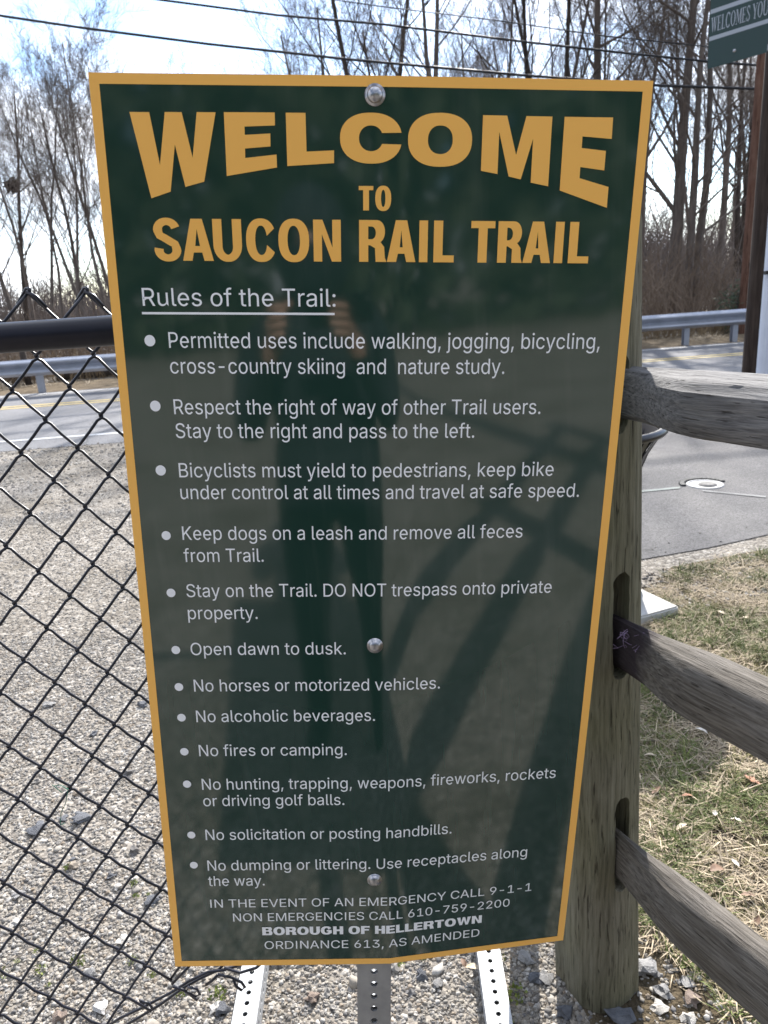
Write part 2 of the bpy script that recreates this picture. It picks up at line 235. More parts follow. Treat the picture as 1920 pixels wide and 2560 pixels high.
'O':(533,["311 -7 267 -7 223 -7 184 4 150 25 116 46 90 76 70 115 50 154 40 201 40 254 40 308 50 354 70 393 90 432 116 462 150 484 184 505 223 516 267 516 311 516 350 505 384 484 418 462 444 432 464 393 483 354 493 308 493 254 493 201 483 154 464 115 444 76 418 46 384 25 350 4","236 53 267 53 297 53 325 61 349 76 374 91 394 114 408 144 423 174 430 211 430 254 430 298 423 335 408 365 394 395 374 417 349 433 325 448 297 456 267 456 236 456 209 448 184 433 159 417 140 394 125 364 111 334 103 297 103 254 103 211 111 174 125 144 140 114 159 92 184 76 209 61"]),
'P':(445,["82 0 60 0 60 170 60 339 60 509 118 509 177 509 235 509 274 509 307 502 332 487 358 473 377 454 390 430 402 405 409 378 409 348 409 317 402 290 390 265 377 241 358 222 332 207 307 193 274 186 235 186 193 186 151 186 109 186 109 205 109 224 109 242 150 242 191 242 233 242 259 242 281 247 297 256 313 265 325 278 333 294 341 310 344 328 344 348 344 368 341 386 333 402 325 417 313 430 297 439 280 448 259 452 232 452 196 452 160 452 125 452 125 301 125 151 125 0 103 0"]),
'R':(449,["82 0 60 0 60 170 60 339 60 509 119 509 177 509 236 509 275 509 307 502 333 489 359 475 378 457 390 433 403 410 409 382 409 352 409 321 403 295 390 271 378 248 359 230 333 217 307 204 275 198 236 198 189 198 143 198 96 198 96 217 96 236 96 255 142 255 188 255 234 255 260 255 281 259 298 267 314 275 326 286 334 300 341 315 345 332 345 352 345 372 341 390 334 405 326 420 314 431 298 440 281 448 259 452 233 452 197 452 161 452 125 452 125 301 125 151 125 0 103 0","378 0 353 0 312 76 271 153 230 229 254 229 279 229 303 229 344 153 386 76 428 0 403 0"]),
'S':(447,["263 -9 224 -9 187 -9 155 -3 128 9 100 21 79 38 64 60 49 82 40 107 38 137 60 137 82 137 104 137 106 117 112 101 123 88 134 75 149 65 166 59 184 52 203 49 224 49 247 49 268 53 286 60 304 68 319 78 329 92 340 105 346 121 346 139 346 155 341 169 332 179 323 189 311 198 296 205 281 211 264 217 245 222 224 228 204 234 184 239 142 251 109 268 86 289 63 311 52 339 52 372 52 401 60 426 75 448 90 469 111 486 138 498 164 510 194 516 227 516 261 516 290 510 316 498 342 486 362 469 377 449 392 428 400 404 401 378 380 378 358 378 337 378 335 403 323 423 302 437 281 451 256 459 225 459 203 459 184 455 167 448 151 441 138 431 129 418 120 406 115 391 115 376 115 358 120 344 131 334 142 323 154 314 169 308 184 302 199 297 212 293 230 289 247 284 264 279 279 275 295 270 312 264 328 257 344 248 359 238 373 227 385 214 395 198 404 181 408 162 408 139 408 111 401 86 386 64 372 41 351 24 323 11 296 -2"]),
'T':(449,["85 452 32 452 32 471 32 490 32 509 160 509 288 509 417 509 417 490 417 471 417 452 363 452 310 452 257 452 257 301 257 151 257 0 235 0 214 0 193 0 193 151 193 301 193 452 139 452"]),
'U':(517,["299 -8 259 -8 219 -8 184 0 154 15 124 31 101 53 85 80 68 107 60 138 60 173 60 285 60 397 60 509 81 509 103 509 124 509 124 399 124 288 124 178 124 154 130 132 141 113 152 94 167 79 187 68 207 57 231 52 259 52 287 52 311 57 331 68 351 79 366 94 377 113 387 132 393 154 393 178 393 288 393 399 393 509 414 509 436 509 457 509 457 397 457 285 457 173 457 138 449 107 433 80 416 53 393 31 363 15 334 0"]),
'V':(480,["229 0 204 0 141 170 79 339 16 509 39 509 62 509 84 509 120 408 156 307 192 206 198 189 206 166 215 137 224 109 235 73 248 31 243 31 239 31 235 31 247 74 258 110 267 138 276 166 284 189 290 206 325 307 360 408 395 509 417 509 440 509 463 509 401 339 340 170 278 0 253 0"]),
'Y':(472,["225 0 203 0 203 69 203 139 203 208 141 308 79 409 16 509 41 509 66 509 91 509 125 454 159 399 192 344 203 326 213 309 222 292 231 275 240 255 250 230 241 230 232 230 224 230 233 255 242 276 251 293 260 310 270 327 280 344 314 399 347 454 381 509 406 509 430 509 455 509 393 409 330 308 268 208 268 139 268 69 268 0 247 0"]),
'a':(389,["182 -9 160 -9 136 -9 114 -4 94 5 75 14 59 27 48 45 36 62 30 83 30 108 30 130 35 147 43 161 52 175 63 185 78 193 92 201 108 207 125 211 143 215 160 218 178 220 201 223 219 225 234 227 248 228 258 231 265 235 272 239 276 245 276 255 276 255 276 256 276 257 276 272 273 286 267 297 261 308 252 316 240 322 228 328 213 331 196 331 178 331 162 328 149 322 136 317 126 309 118 301 110 292 104 283 100 274 80 280 61 285 41 291 50 314 62 332 79 346 95 360 113 369 133 375 153 381 173 384 194 384 208 384 223 383 239 379 255 376 271 370 286 360 301 351 313 338 322 320 332 303 337 280 337 251 337 168 337 84 337 0 317 0 297 0 277 0 277 17 277 35 277 52 275 52 274 52 272 52 268 43 261 34 252 25 243 15 230 7 215 1 200 -5","155 45 170 45 193 45 212 50 228 59 243 68 255 79 263 93 271 107 276 122 276 138 276 155 276 173 276 190 273 187 268 184 259 182 251 180 242 178 231 176 221 174 210 172 200 171 190 170 182 169 175 168 161 166 147 163 134 159 121 154 111 148 103 139 96 131 92 119 92 105 92 92 95 81 102 72 109 63 118 57 130 52 142 48"]),
'b':(424,["261 -8 229 -8 206 -8 187 -4 172 4 158 12 146 21 138 31 129 42 123 51 118 59 116 59 114 59 112 59 112 39 112 20 112 0 92 0 72 0 53 0 53 170 53 339 53 509 73 509 93 509 114 509 114 446 114 382 114 319 115 319 117 319 118 319 123 327 129 336 137 346 145 356 157 365 171 373 186 381 205 384 229 384 261 384 289 376 313 361 337 345 356 322 370 293 383 263 390 229 390 189 390 149 383 114 370 84 356 55 337 32 313 16 289 0","197 47 220 47 244 47 263 53 279 66 295 78 308 95 316 117 324 138 328 162 328 189 328 216 324 240 316 261 308 282 296 299 280 311 264 324 244 330 220 330 197 330 177 324 161 312 145 300 133 284 125 263 117 242 113 217 113 189 113 161 117 136 125 115 133 94 146 77 162 65 178 53"]),
'c':(396,["226 -8 207 -8 173 -8 143 0 117 16 91 33 71 56 56 85 41 114 34 149 34 187 34 227 41 262 56 291 71 321 91 343 117 360 143 376 173 384 207 384 226 384 243 382 260 377 276 372 292 365 305 356 319 347 330 335 340 322 350 309 357 294 362 277 342 272 322 267 303 262 300 272 296 281 290 289 285 297 278 305 270 311 262 317 253 322 242 325 232 328 220 330 207 330 182 330 161 323 145 310 129 297 116 280 108 258 100 237 96 213 96 187 96 162 100 139 108 117 116 96 129 79 145 66 161 53 182 46 207 46 220 46 232 48 243 52 253 55 263 60 271 66 279 72 286 80 292 89 297 97 301 107 304 117 324 112 343 107 363 102 358 85 351 70 341 56 332 43 320 31 306 21 293 12 277 4 261 -1 244 -6"]),
'd':(424,["219 -8 195 -8 164 -8 136 0 111 16 87 32 68 55 55 84 41 114 34 149 34 189 34 229 41 263 55 293 69 322 88 345 112 361 136 376 164 384 196 384 219 384 238 381 253 373 268 365 279 356 287 346 296 336 302 327 306 319 308 319 309 319 311 319 311 382 311 446 311 509 331 509 351 509 372 509 372 339 372 170 372 0 352 0 332 0 313 0 313 20 313 39 313 59 311 59 309 59 307 59 302 51 295 42 287 31 278 21 267 12 252 4 238 -4","181 47 205 47 227 47 247 53 263 65 279 77 291 94 299 115 308 136 312 161 312 189 312 217 308 242 300 263 292 284 279 300 263 312 247 324 228 330 205 330 181 330 161 324 145 311 129 299 116 282 108 261 100 240 96 216 96 189 96 162 100 138 109 117 117 95 129 78 145 66 161 53"]),
'e':(404,["238 -8 212 -8 175 -8 143 0 117 16 90 33 70 56 56 85 41 114 34 148 34 187 34 226 41 260 55 290 69 319 89 343 115 359 141 376 171 384 205 384 226 384 246 381 266 374 285 367 303 356 319 341 335 326 348 306 357 282 366 258 371 228 371 194 371 186 371 178 371 169 272 169 174 169 75 169 75 187 75 204 75 221 163 221 250 221 338 221 329 215 319 208 310 202 310 227 306 249 298 269 290 288 278 303 263 314 247 325 228 330 205 330 182 330 163 325 146 313 130 302 118 288 109 270 100 251 96 232 96 211 96 200 96 189 96 178 96 150 101 126 110 106 120 87 134 72 151 61 168 51 189 46 212 46 228 46 241 48 254 53 266 57 277 64 285 73 294 82 301 93 306 105 325 101 345 96 365 91 359 71 349 54 335 39 321 24 303 13 283 4 262 -4"]),
'f':(254,["154 379 228 379 228 362 228 344 228 327 154 327 80 327 6 327 6 344 6 362 6 379 80 379","101 0 81 0 81 144 81 288 81 432 81 453 86 471 96 486 106 500 119 511 135 519 152 526 169 530 187 530 201 530 213 529 222 527 232 525 238 523 243 521 238 503 233 486 227 468 224 470 220 471 215 472 210 473 203 474 195 474 176 474 163 469 154 460 146 451 142 437 142 419 142 279 142 140 142 0 121 0"]),
'g':(425,["238 -151 207 -151 179 -151 155 -147 134 -140 113 -132 96 -123 82 -110 69 -98 58 -84 51 -69 67 -60 84 -50 101 -41 107 -49 113 -57 122 -66 130 -75 141 -82 154 -88 168 -94 186 -97 207 -97 238 -97 263 -90 282 -75 302 -60 311 -37 311 -6 311 19 311 44 311 68 310 68 308 68 306 68 301 60 295 51 287 41 278 32 267 23 252 16 238 8 219 5 195 5 164 5 137 12 113 27 88 41 69 62 55 90 41 118 34 152 34 191 34 230 41 264 55 293 69 322 88 345 112 361 137 376 165 384 196 384 220 384 239 381 253 373 268 365 280 356 288 346 297 336 303 327 308 319 309 319 311 319 313 319 313 339 313 359 313 379 333 379 353 379 372 379 372 250 372 121 372 -9 372 -42 365 -69 350 -90 335 -111 316 -126 291 -136 266 -146","181 59 205 59 228 59 248 64 264 75 280 86 292 101 300 121 308 141 312 165 312 193 312 220 308 243 300 264 292 284 280 301 264 312 248 324 228 330 205 330 181 330 161 324 145 312 129 299 117 283 109 262 100 242 96 219 96 193 96 166 100 143 109 123 117 103 129 87 145 76 162 65"]),
'h':(410,["114 249 114 227 114 151 114 76 114 0 93 0 73 0 53 0 53 170 53 339 53 509 73 509 93 509 114 509 114 435 114 361 114 287 110 287 106 287 102 287 114 322 131 347 152 362 174 377 199 384 227 384 253 384 276 379 295 369 315 358 330 342 341 321 352 299 357 273 357 240 357 160 357 80 357 0 337 0 316 0 296 0 296 78 296 157 296 235 296 265 288 288 273 304 258 321 237 329 210 329 192 329 175 325 161 317 146 309 135 298 126 283 118 267"]),
'i':(167,["73 0 53 0 53 126 53 253 53 379 73 379 93 379 114 379 114 253 114 126 114 0 93 0","95 443 84 443 72 443 62 447 54 455 45 462 41 472 41 483 41 494 45 504 54 512 62 520 72 524 84 524 95 524 106 520 114 512 122 504 126 494 126 483 126 472 122 462 114 455 106 447"]),
'j':(167,["53 243 53 379 73 379 93 379 114 379 114 243 114 106 114 -30 114 -53 110 -73 102 -90 93 -107 81 -120 65 -129 48 -138 28 -143 4 -143 -1 -143 -5 -143 -10 -143 -10 -124 -10 -105 -10 -87 -6 -87 -2 -87 2 -87 20 -87 32 -82 40 -72 49 -62 53 -48 53 -29 53 107","95 443 83 443 72 443 62 447 53 455 45 462 41 472 41 483 41 494 45 504 53 512 62 520 72 524 83 524 95 524 105 520 114 512 122 504 126 494 126 483 126 472 122 462 114 455 105 447"]),
'k':(381,["132 158 110 137 110 162 110 187 110 212 113 212 117 212 121 212 175 268 230 323 284 379 310 379 335 379 360 379 301 319 243 259 184 199 182 199 179 199 177 199 155 178","73 0 53 0 53 170 53 339 53 509 73 509 93 509 114 509 114 339 114 170 114 0 93 0","320 0 294 0 245 62 197 124 148 186 162 200 177 214 191 229 252 152 312 76 372 0 346 0"]),
'l':(189,["147 -2 139 -2 110 -2 88 5 74 20 60 35 53 57 53 84 53 226 53 367 53 509 73 509 93 509 114 509 114 372 114 235 114 99 114 81 116 69 120 62 125 55 133 52 146 52 152 52 157 52 160 53 164 53 167 54 170 54 173 37 177 20 181 3 175 1 169 0 162 -1 154 -2"]),
'm':(610,["73 0 53 0 53 126 53 253 53 379 72 379 92 379 112 379 112 351 112 323 112 295 111 295 109 295 108 295 113 316 121 332 132 346 144 359 157 369 172 376 187 383 203 386 219 386 247 386 270 378 287 361 305 344 316 322 321 295 318 295 315 295 312 295 317 313 325 329 337 343 349 357 364 367 381 375 398 382 416 386 437 386 459 386 479 381 497 372 515 362 530 348 541 328 551 309 557 285 557 255 557 170 557 85 557 0 536 0 516 0 496 0 496 85 496 169 496 254 496 281 488 301 473 313 457 325 439 330 419 330 402 330 387 327 374 320 362 313 352 303 345 290 339 278 335 263 335 247 335 165 335 82 335 0 315 0 295 0 274 0 274 87 274 173 274 260 274 281 267 298 253 311 239 324 221 330 199 330 185 330 171 327 158 320 144 313 134 303 126 289 118 276 114 258 114 238 114 159 114 79 114 0 93 0"]),
'n':(410,["114 249 114 227 114 151 114 76 114 0 93 0 73 0 53 0 53 126 53 253 53 379 72 379 92 379 112 379 112 349 112 318 112 287 109 287 106 287 102 287 114 322 131 347 152 362 174 377 199 384 227 384 253 384 276 379 295 369 314 358 330 342 341 321 352 299 357 273 357 240 357 160 357 80 357 0 337 0 316 0 296 0 296 78 296 157 296 235 296 265 288 288 273 304 258 321 237 329 210 329 192 329 175 325 161 317 146 309 135 298 126 283 118 267"]),
'o':(415,["242 -8 207 -8 173 -8 143 0 117 16 91 33 71 56 56 85 41 114 34 149 34 187 34 227 41 262 56 291 71 321 91 343 117 360 143 376 173 384 207 384 242 384 273 376 299 360 325 343 345 321 359 291 374 262 381 227 381 187 381 149 374 114 359 85 345 56 325 33 299 16 273 0","182 46 207 46 233 46 254 53 270 66 287 79 299 96 307 117 315 139 319 162 319 187 319 213 315 236 307 258 299 280 287 297 270 310 254 323 233 330 207 330 182 330 161 323 145 310 129 297 116 280 108 258 100 237 96 213 96 187 96 162 100 139 108 117 116 96 129 79 145 66 161 53"]),
'p':(424,["73 -143 53 -143 53 31 53 205 53 379 72 379 92 379 112 379 112 359 112 339 112 319 114 319 116 319 118 319 123 327 129 336 137 346 145 356 157 365 171 373 186 381 205 384 229 384 261 384 289 376 313 361 337 345 356 322 370 293 383 263 390 229 390 189 390 149 383 114 370 84 356 55 337 32 313 16 289 0 261 -8 229 -8 206 -8 187 -4 173 4 158 12 146 21 138 31 130 42 123 51 118 59 117 59 115 59 114 59 114 -8 114 -76 114 -143 93 -143","197 47 220 47 244 47 263 53 279 66 295 78 308 95 316 117 324 138 328 162 328 189 328 216 324 240 316 261 308 282 296 299 280 311 264 324 244 330 220 330 197 330 177 324 161 312 145 300 133 284 125 263 117 242 113 217 113 189 113 161 117 136 125 115 133 94 146 77 162 65 178 53"]),
'r':(259,["73 0 53 0 53 126 53 253 53 379 72 379 92 379 112 379 112 360 112 340 112 321 113 321 114 321 115 321 122 340 135 355 152 367 170 379 190 385 213 385 218 385 223 385 229 384 235 384 240 384 243 384 243 363 243 343 243 322 242 323 237 323 230 324 223 325 215 326 207 326 189 326 173 322 159 315 145 307 134 297 126 284 118 270 114 255 114 237 114 158 114 79 114 0 93 0"]),
's':(365,["211 -8 182 -8 156 -8 133 -4 112 3 92 11 75 23 62 38 49 53 40 72 36 94 55 98 74 102 94 107 99 86 109 70 124 60 139 50 158 45 181 45 208 45 229 51 244 62 260 74 268 87 268 103 268 116 263 127 254 136 245 144 231 151 212 155 191 160 170 165 149 170 115 178 89 191 72 208 55 225 47 247 47 274 47 296 53 315 65 332 77 348 94 361 115 370 136 380 160 384 187 384 213 384 235 380 254 372 272 365 287 353 299 339 310 325 319 309 324 290 305 286 287 281 268 277 263 292 255 304 243 316 230 327 212 333 187 333 165 333 146 327 131 317 116 306 109 293 109 277 109 263 114 252 124 243 134 235 150 228 172 223 191 218 210 214 229 209 264 201 290 188 306 171 323 154 331 133 331 107 331 84 325 64 312 47 300 30 282 16 260 6 237 -3"]),
't':(227,["138 379 204 379 204 362 204 344 204 327 138 327 72 327 6 327 6 344 6 362 6 379 72 379","65 345 65 471 85 471 106 471 126 471 126 347 126 222 126 98 126 81 129 69 136 61 143 54 154 50 170 50 174 50 179 50 185 51 191 52 197 53 202 54 206 36 209 19 213 2 207 0 200 -2 192 -3 184 -4 176 -4 168 -4 136 -4 110 4 92 21 74 38 65 62 65 93 65 219"]),
'u':(410,["211 -5 182 -5 157 -5 134 0 115 11 95 21 80 37 69 59 58 80 53 107 53 139 53 219 53 299 53 379 73 379 93 379 114 379 114 301 114 222 114 144 114 114 121 91 137 75 152 58 173 50 200 50 218 50 235 54 249 62 264 70 275 81 283 97 292 112 296 131 296 153 296 228 296 304 296 379 316 379 337 379 357 379 357 253 357 126 357 0 337 0 318 0 298 0 298 31 298 61 298 92 301 92 304 92 307 92 295 57 279 32 257 17 235 2"]),
'v':(389,["184 0 163 0 114 126 66 253 17 379 40 379 62 379 84 379 111 305 138 230 165 155 174 132 181 110 187 87 193 64 199 42 206 21 198 21 191 21 184 21 191 42 197 64 203 87 209 110 216 132 224 155 251 230 278 305 305 379 327 379 349 379 371 379 323 253 275 126 226 0 205 0"]),
'w':(567,["158 0 138 0 99 126 61 253 23 379 44 379 66 379 87 379 103 324 118 269 133 214 140 191 147 165 154 137 161 108 168 76 175 41 172 41 168 41 165 41 172 75 179 106 186 135 193 163 199 190 206 214 221 269 237 324 252 379 273 379 295 379 316 379 332 324 347 269 362 214 368 190 375 164 382 136 388 107 395 76 402 41 399 41 395 41 391 41 399 75 406 107 413 135 420 164 427 190 434 214 449 269 465 324 480 379 502 379 523 379 545 379 506 253 468 126 429 0 409 0 389 0 368 0 352 57 335 114 319 172 314 189 309 207 305 225 300 243 295 261 291 280 286 299 281 318 277 338 281 338 286 338 291 338 286 319 281 299 277 280 272 261 267 243 263 225 258 206 253 189 248 172 231 114 215 57 199 0 178 0"]),
'y':(389,["51 -140 47 -139 52 -121 57 -103 61 -86 65 -86 68 -87 71 -87 83 -90 94 -91 104 -89 114 -87 122 -82 130 -74 138 -66 145 -53 151 -36 155 -24 159 -13 163 -1 114 126 66 252 17 379 40 379 62 379 84 379 111 305 138 230 165 155 174 132 181 109 187 87 193 64 199 42 206 21 198 21 191 21 184 21 190 42 196 64 202 87 209 110 216 132 224 155 251 230 278 305 305 379 327 379 349 379 371 379 316 234 260 88 204 -58 196 -78 187 -94 177 -107 166 -120 153 -129 139 -136 125 -142 109 -145 91 -145 81 -145 72 -144 65 -143 57 -142"]),
'z':(380,["141 0 42 0 42 15 42 30 42 46 112 137 183 228 254 320 254 321 254 322 254 323 185 323 117 323 48 323 48 342 48 361 48 379 143 379 238 379 333 379 333 363 333 347 333 331 264 241 195 150 126 60 126 59 126 58 126 56 197 56 268 56 339 56 339 38 339 19 339 0 240 0"]),
' ':(188,[])}

# ================================================================== ground, road, paved areas
def ground_mat():
    m = bpy.data.materials.new('ground_gravel_soil'); m.use_nodes = True; t = m.node_tree; n = t.nodes; l = t.links
    b = n['Principled BSDF']; b.inputs['Roughness'].default_value = 0.95; b.inputs['Specular IOR Level'].default_value = 0.2
    co = n.new('ShaderNodeTexCoord')
    def nz(s, d=5, r=0.6):
        x = n.new('ShaderNodeTexNoise'); x.inputs['Scale'].default_value = s; x.inputs['Detail'].default_value = d; x.inputs['Roughness'].default_value = r; l.new(co.outputs['Object'], x.inputs['Vector']); return x
    def rmp(src, *st):
        r = n.new('ShaderNodeValToRGB'); e = r.color_ramp.elements
        e[0].position, e[0].color = st[0][0], (*st[0][1], 1); e[1].position, e[1].color = st[-1][0], (*st[-1][1], 1)
        for s in st[1:-1]: q = e.new(s[0]); q.color = (*s[1], 1)
        l.new(src, r.inputs[0]); return r
    vo = n.new('ShaderNodeTexVoronoi'); vo.inputs['Scale'].default_value = 75; l.new(co.outputs['Object'], vo.inputs['Vector'])
    sp = n.new('ShaderNodeSeparateColor'); l.new(vo.outputs['Color'], sp.inputs[0])
    grav = rmp(sp.outputs[0], (0.0, (0.11, 0.10, 0.09)), (0.5, (0.23, 0.21, 0.185)), (0.85, (0.32, 0.295, 0.26)), (1.0, (0.45, 0.43, 0.40)))
    patch = nz(1.3, 7, 0.65)
    pr = rmp(patch.outputs['Fac'], (0.33, (0.66, 0.62, 0.56)), (0.5, (0.95, 0.93, 0.9)), (0.7, (1.15, 1.13, 1.12)))
    m1 = n.new('ShaderNodeMix'); m1.data_type = 'RGBA'; m1.blend_type = 'MULTIPLY'; m1.inputs['Factor'].default_value = 1
    l.new(grav.outputs[0], m1.inputs['A']); l.new(pr.outputs[0], m1.inputs['B'])
    m1.clamp_result = False
    l.new(m1.outputs['Result'], b.inputs['Base Color'])
    bp = n.new('ShaderNodeBump'); bp.inputs['Strength'].default_value = 0.9; bp.inputs['Distance'].default_value = 0.006
    l.new(vo.outputs['Distance'], bp.inputs['Height']); bp.invert = True
    b2 = n.new('ShaderNodeBump'); b2.inputs['Strength'].default_value = 0.5; b2.inputs['Distance'].default_value = 0.03
    f2 = nz(9, 6, 0.7); l.new(f2.outputs['Fac'], b2.inputs['Height']); l.new(bp.outputs[0], b2.inputs['Normal']); l.new(b2.outputs[0], b.inputs['Normal'])
    return m
M_gr = ground_mat()
M_soil = mat('soil_litter', (0.075, 0.058, 0.04), (0.16, 0.13, 0.09), scale=14, rough=1, bump=1, bscale=60, c3=(0.30, 0.26, 0.19), bdist=0.03, spec=0.1)
M_lawn = mat('lawn_soil', (0.07, 0.055, 0.035), (0.15, 0.12, 0.08), scale=7, rough=1, bump=1, bscale=90, c3=(0.10, 0.11, 0.04), bdist=0.02, spec=0.1)
M_verge = mat('verge_soil', (0.10, 0.075, 0.05), (0.21, 0.165, 0.11), scale=5, rough=1, bump=1, bscale=40, c3=(0.30, 0.26, 0.17), bdist=0.03, spec=0.1)
M_road = mat('road_asphalt', (0.125, 0.125, 0.132), (0.16, 0.16, 0.168), scale=1.2, rough=0.78, bump=0.5, bscale=260, detail=9, bdist=0.004, c3=(0.19, 0.19, 0.20), spec=0.35)
M_drive = mat('driveway_asphalt', (0.078, 0.076, 0.078), (0.108, 0.103, 0.105), scale=2.2, rough=0.8, bump=0.8, bscale=220, detail=10, bdist=0.005, c3=(0.15, 0.145, 0.15), spec=0.3)
def age_asphalt(m, crack=1.1):
    # aggregate speckle and a few wandering cracks
    t = m.node_tree; n = t.nodes; l = t.links; b = n['Principled BSDF']; src = b.inputs['Base Color'].links[0].from_socket; co = n.new('ShaderNodeTexCoord')
    v = n.new('ShaderNodeTexVoronoi'); v.inputs['Scale'].default_value = 130; l.new(co.outputs['Object'], v.inputs['Vector']); sp = n.new('ShaderNodeSeparateColor'); l.new(v.outputs['Color'], sp.inputs[0])
    mr = n.new('ShaderNodeMapRange'); mr.inputs['To Min'].default_value = .62; mr.inputs['To Max'].default_value = 1.42; l.new(sp.outputs[0], mr.inputs['Value'])
    m1 = n.new('ShaderNodeMix'); m1.data_type = 'RGBA'; m1.blend_type = 'MULTIPLY'; m1.inputs['Factor'].default_value = 1; l.new(src, m1.inputs['A']); l.new(mr.outputs[0], m1.inputs['B'])
    w_ = n.new('ShaderNodeTexNoise'); w_.inputs['Scale'].default_value = 2.2; w_.inputs['Detail'].default_value = 6; l.new(co.outputs['Object'], w_.inputs['Vector'])
    va = n.new('ShaderNodeVectorMath'); va.operation = 'MULTIPLY_ADD'; va.inputs[1].default_value = (.7, .7, .7); l.new(w_.outputs['Color'], va.inputs[0]); l.new(co.outputs['Object'], va.inputs[2])
    c = n.new('ShaderNodeTexVoronoi'); c.feature = 'DISTANCE_TO_EDGE'; c.inputs['Scale'].default_value = crack * .38; l.new(va.outputs[0], c.inputs['Vector'])
    cr = n.new('ShaderNodeMapRange'); cr.inputs['From Min'].default_value = .001; cr.inputs['From Max'].default_value = .0035; cr.inputs['To Min'].default_value = .45; cr.inputs['To Max'].default_value = 1; l.new(c.outputs['Distance'], cr.inputs['Value'])
    m2 = n.new('ShaderNodeMix'); m2.data_type = 'RGBA'; m2.blend_type = 'MULTIPLY'; m2.inputs['Factor'].default_value = .8; l.new(m1.outputs['Result'], m2.inputs['A']); l.new(cr.outputs[0], m2.inputs['B'])
    l.new(m2.outputs['Result'], b.inputs['Base Color'])
age_asphalt(M_road, .5); age_asphalt(M_drive, 1.1)
M_white = mat('road_paint_white', (0.42, 0.42, 0.42), (0.62, 0.62, 0.62), scale=12, rough=0.7)
M_yel = mat('road_paint_yellow', (0.46, 0.33, 0.10), (0.60, 0.46, 0.16), scale=10, rough=0.7)

g0 = polymesh('ground', [(-900, -300), (900, -300), (900, 1500), (-900, 1500)], -0.012, M_gr)
polymesh('gravel_lot', [(-40, -12), (40, -12), (40, 9.4), (-40, 8.0)], 0.0, M_gr)
YR = lambda x, y0, s: y0 + s * x
S5 = 0.062
def band(name, a, b, z, m, x0=-150, x1=150): return polymesh(name, [(x0, a + S5 * x0), (x1, a + S5 * x1), (x1, b + S5 * x1), (x0, b + S5 * x0)], z, m)
band('road', 8.72, 15.05, 0.004, M_road)
band('road_edge_line', 9.36, 9.47, 0.008, M_white); band('road_edge_line', 14.75, 14.84, 0.008, M_white)
band('road_centre_line', 12.76, 12.86, 0.008, M_yel); band('road_centre_line', 13.02, 13.12, 0.008, M_yel)
band('road_verge', 15.05, 17.2, -0.004, M_verge)
# woodland floor: rolls gently, covered in litter
def sheet(name, x0, x1, y0, y1, nx, ny, fz, m):
    v = []; f = []
    for j in range(ny + 1):
        for i in range(nx + 1):
            x = x0 + (x1 - x0) * i / nx; y = y0 + (y1 - y0) * j / ny + S5 * x; v.append((x, y, fz(x, y)))
    for j in range(ny):
        for i in range(nx): a = j * (nx + 1) + i; f.append((a, a + 1, a + nx + 2, a + nx + 1))
    me = bpy.data.meshes.new(name); me.from_pydata(v, [], f); sm(me, 80); o = link(name, me, m); o['kind'] = 'structure'; return o
sheet('woodland_floor', -60, 60, 17.2, 90, 60, 40, lambda x, y: -0.004 + 0.5 * noise.noise(Vector((x * .15, y * .15, 3))) * min(1, max(0, (y - S5 * x - 17.2) / 5)) - 0.25 * min(1, max(0, (y - S5 * x - 17.2) / 5)), M_soil)
# driveway on the right, lawn beside the path
DRV = [(0.2, 3.42), (0.8, 3.60), (1.346, 3.78), (1.8, 3.90), (2.208, 4.047), (3.2, 4.5), (6, 5.9), (14, 9.4), (3.72, 8.94), (3.35, 8.0), (3.03, 7.36), (2.57, 6.99), (1.4, 6.6), (0.2, 6.4)]
polymesh('driveway', DRV, 0.005, M_drive)
polymesh('driveway_paint_line', [G(1420, 1246)[:2], G(1700, 1219)[:2], G(1700, 1224)[:2], G(1420, 1251)[:2]], 0.009, mat('faded_paint_green', (0.12, .13, .125), (0.17, .20, .19), scale=25))
polymesh('driveway_paint_line', [G(1756, 1228)[:2], G(1915, 1243)[:2], G(1915, 1247)[:2], G(1756, 1231)[:2]], 0.009, mat('faded_paint', (0.13, .13, .13), (0.20, .20, .20), scale=20))
polymesh('grass_strip', [(-0.2, 6.5), (1.4, 6.68), (2.57, 7.05), (3.0, 7.45), (3.3, 8.05), (3.5, 8.86), (-0.2, 8.66)], 0.003, M_verge)
polymesh('lawn', [(0.30, 1.6), (0.40, 0.9), (0.8, 0.2), (1.3, -0.9), (6, -2), (9, 6.0), (5, 5.1), (3.2, 4.25), (2.208, 3.86), (1.5, 3.66), (1.0, 3.1), (0.55, 2.6)], 0.003, M_lawn)

# valve cover set in the driveway
vc = G(1762, 1213); t = empty('valve_cover', (vc.x, vc.y, 0.005), 'round white metal utility cover set in the asphalt driveway', 'utility cover')
MB().lathe([(0.0, 0.001), (0.105, 0.001), (0.115, 0.006), (0.125, 0.006), (0.13, 0.0)], 28, Matrix.Translation((vc.x, vc.y, 0.005))).build('ring', mat('cover_iron_pale', (0.20, 0.20, 0.20), (0.34, 0.34, 0.35), scale=30, rough=0.6), t)
MB().lathe([(0.0, 0.012), (0.05, 0.012), (0.065, 0.004)], 20, Matrix.Translation((vc.x + 0.015, vc.y - 0.01, 0.005))).build('cap', mat('cover_iron_dark', (0.10, 0.095, 0.09), (0.2, 0.19, 0.18), scale=40), t)
b = MB()
for k in range(14):
    a = R(20 + k * 12); b.box((vc.x + 0.155 * math.cos(a), vc.y + 0.155 * math.sin(a), 0.010), (0.035, 0.03, 0.014), )
b.build('asphalt_lip', mat('asphalt_lip', (0.04, 0.04, 0.04), (0.07, 0.07, 0.07), scale=40), t)

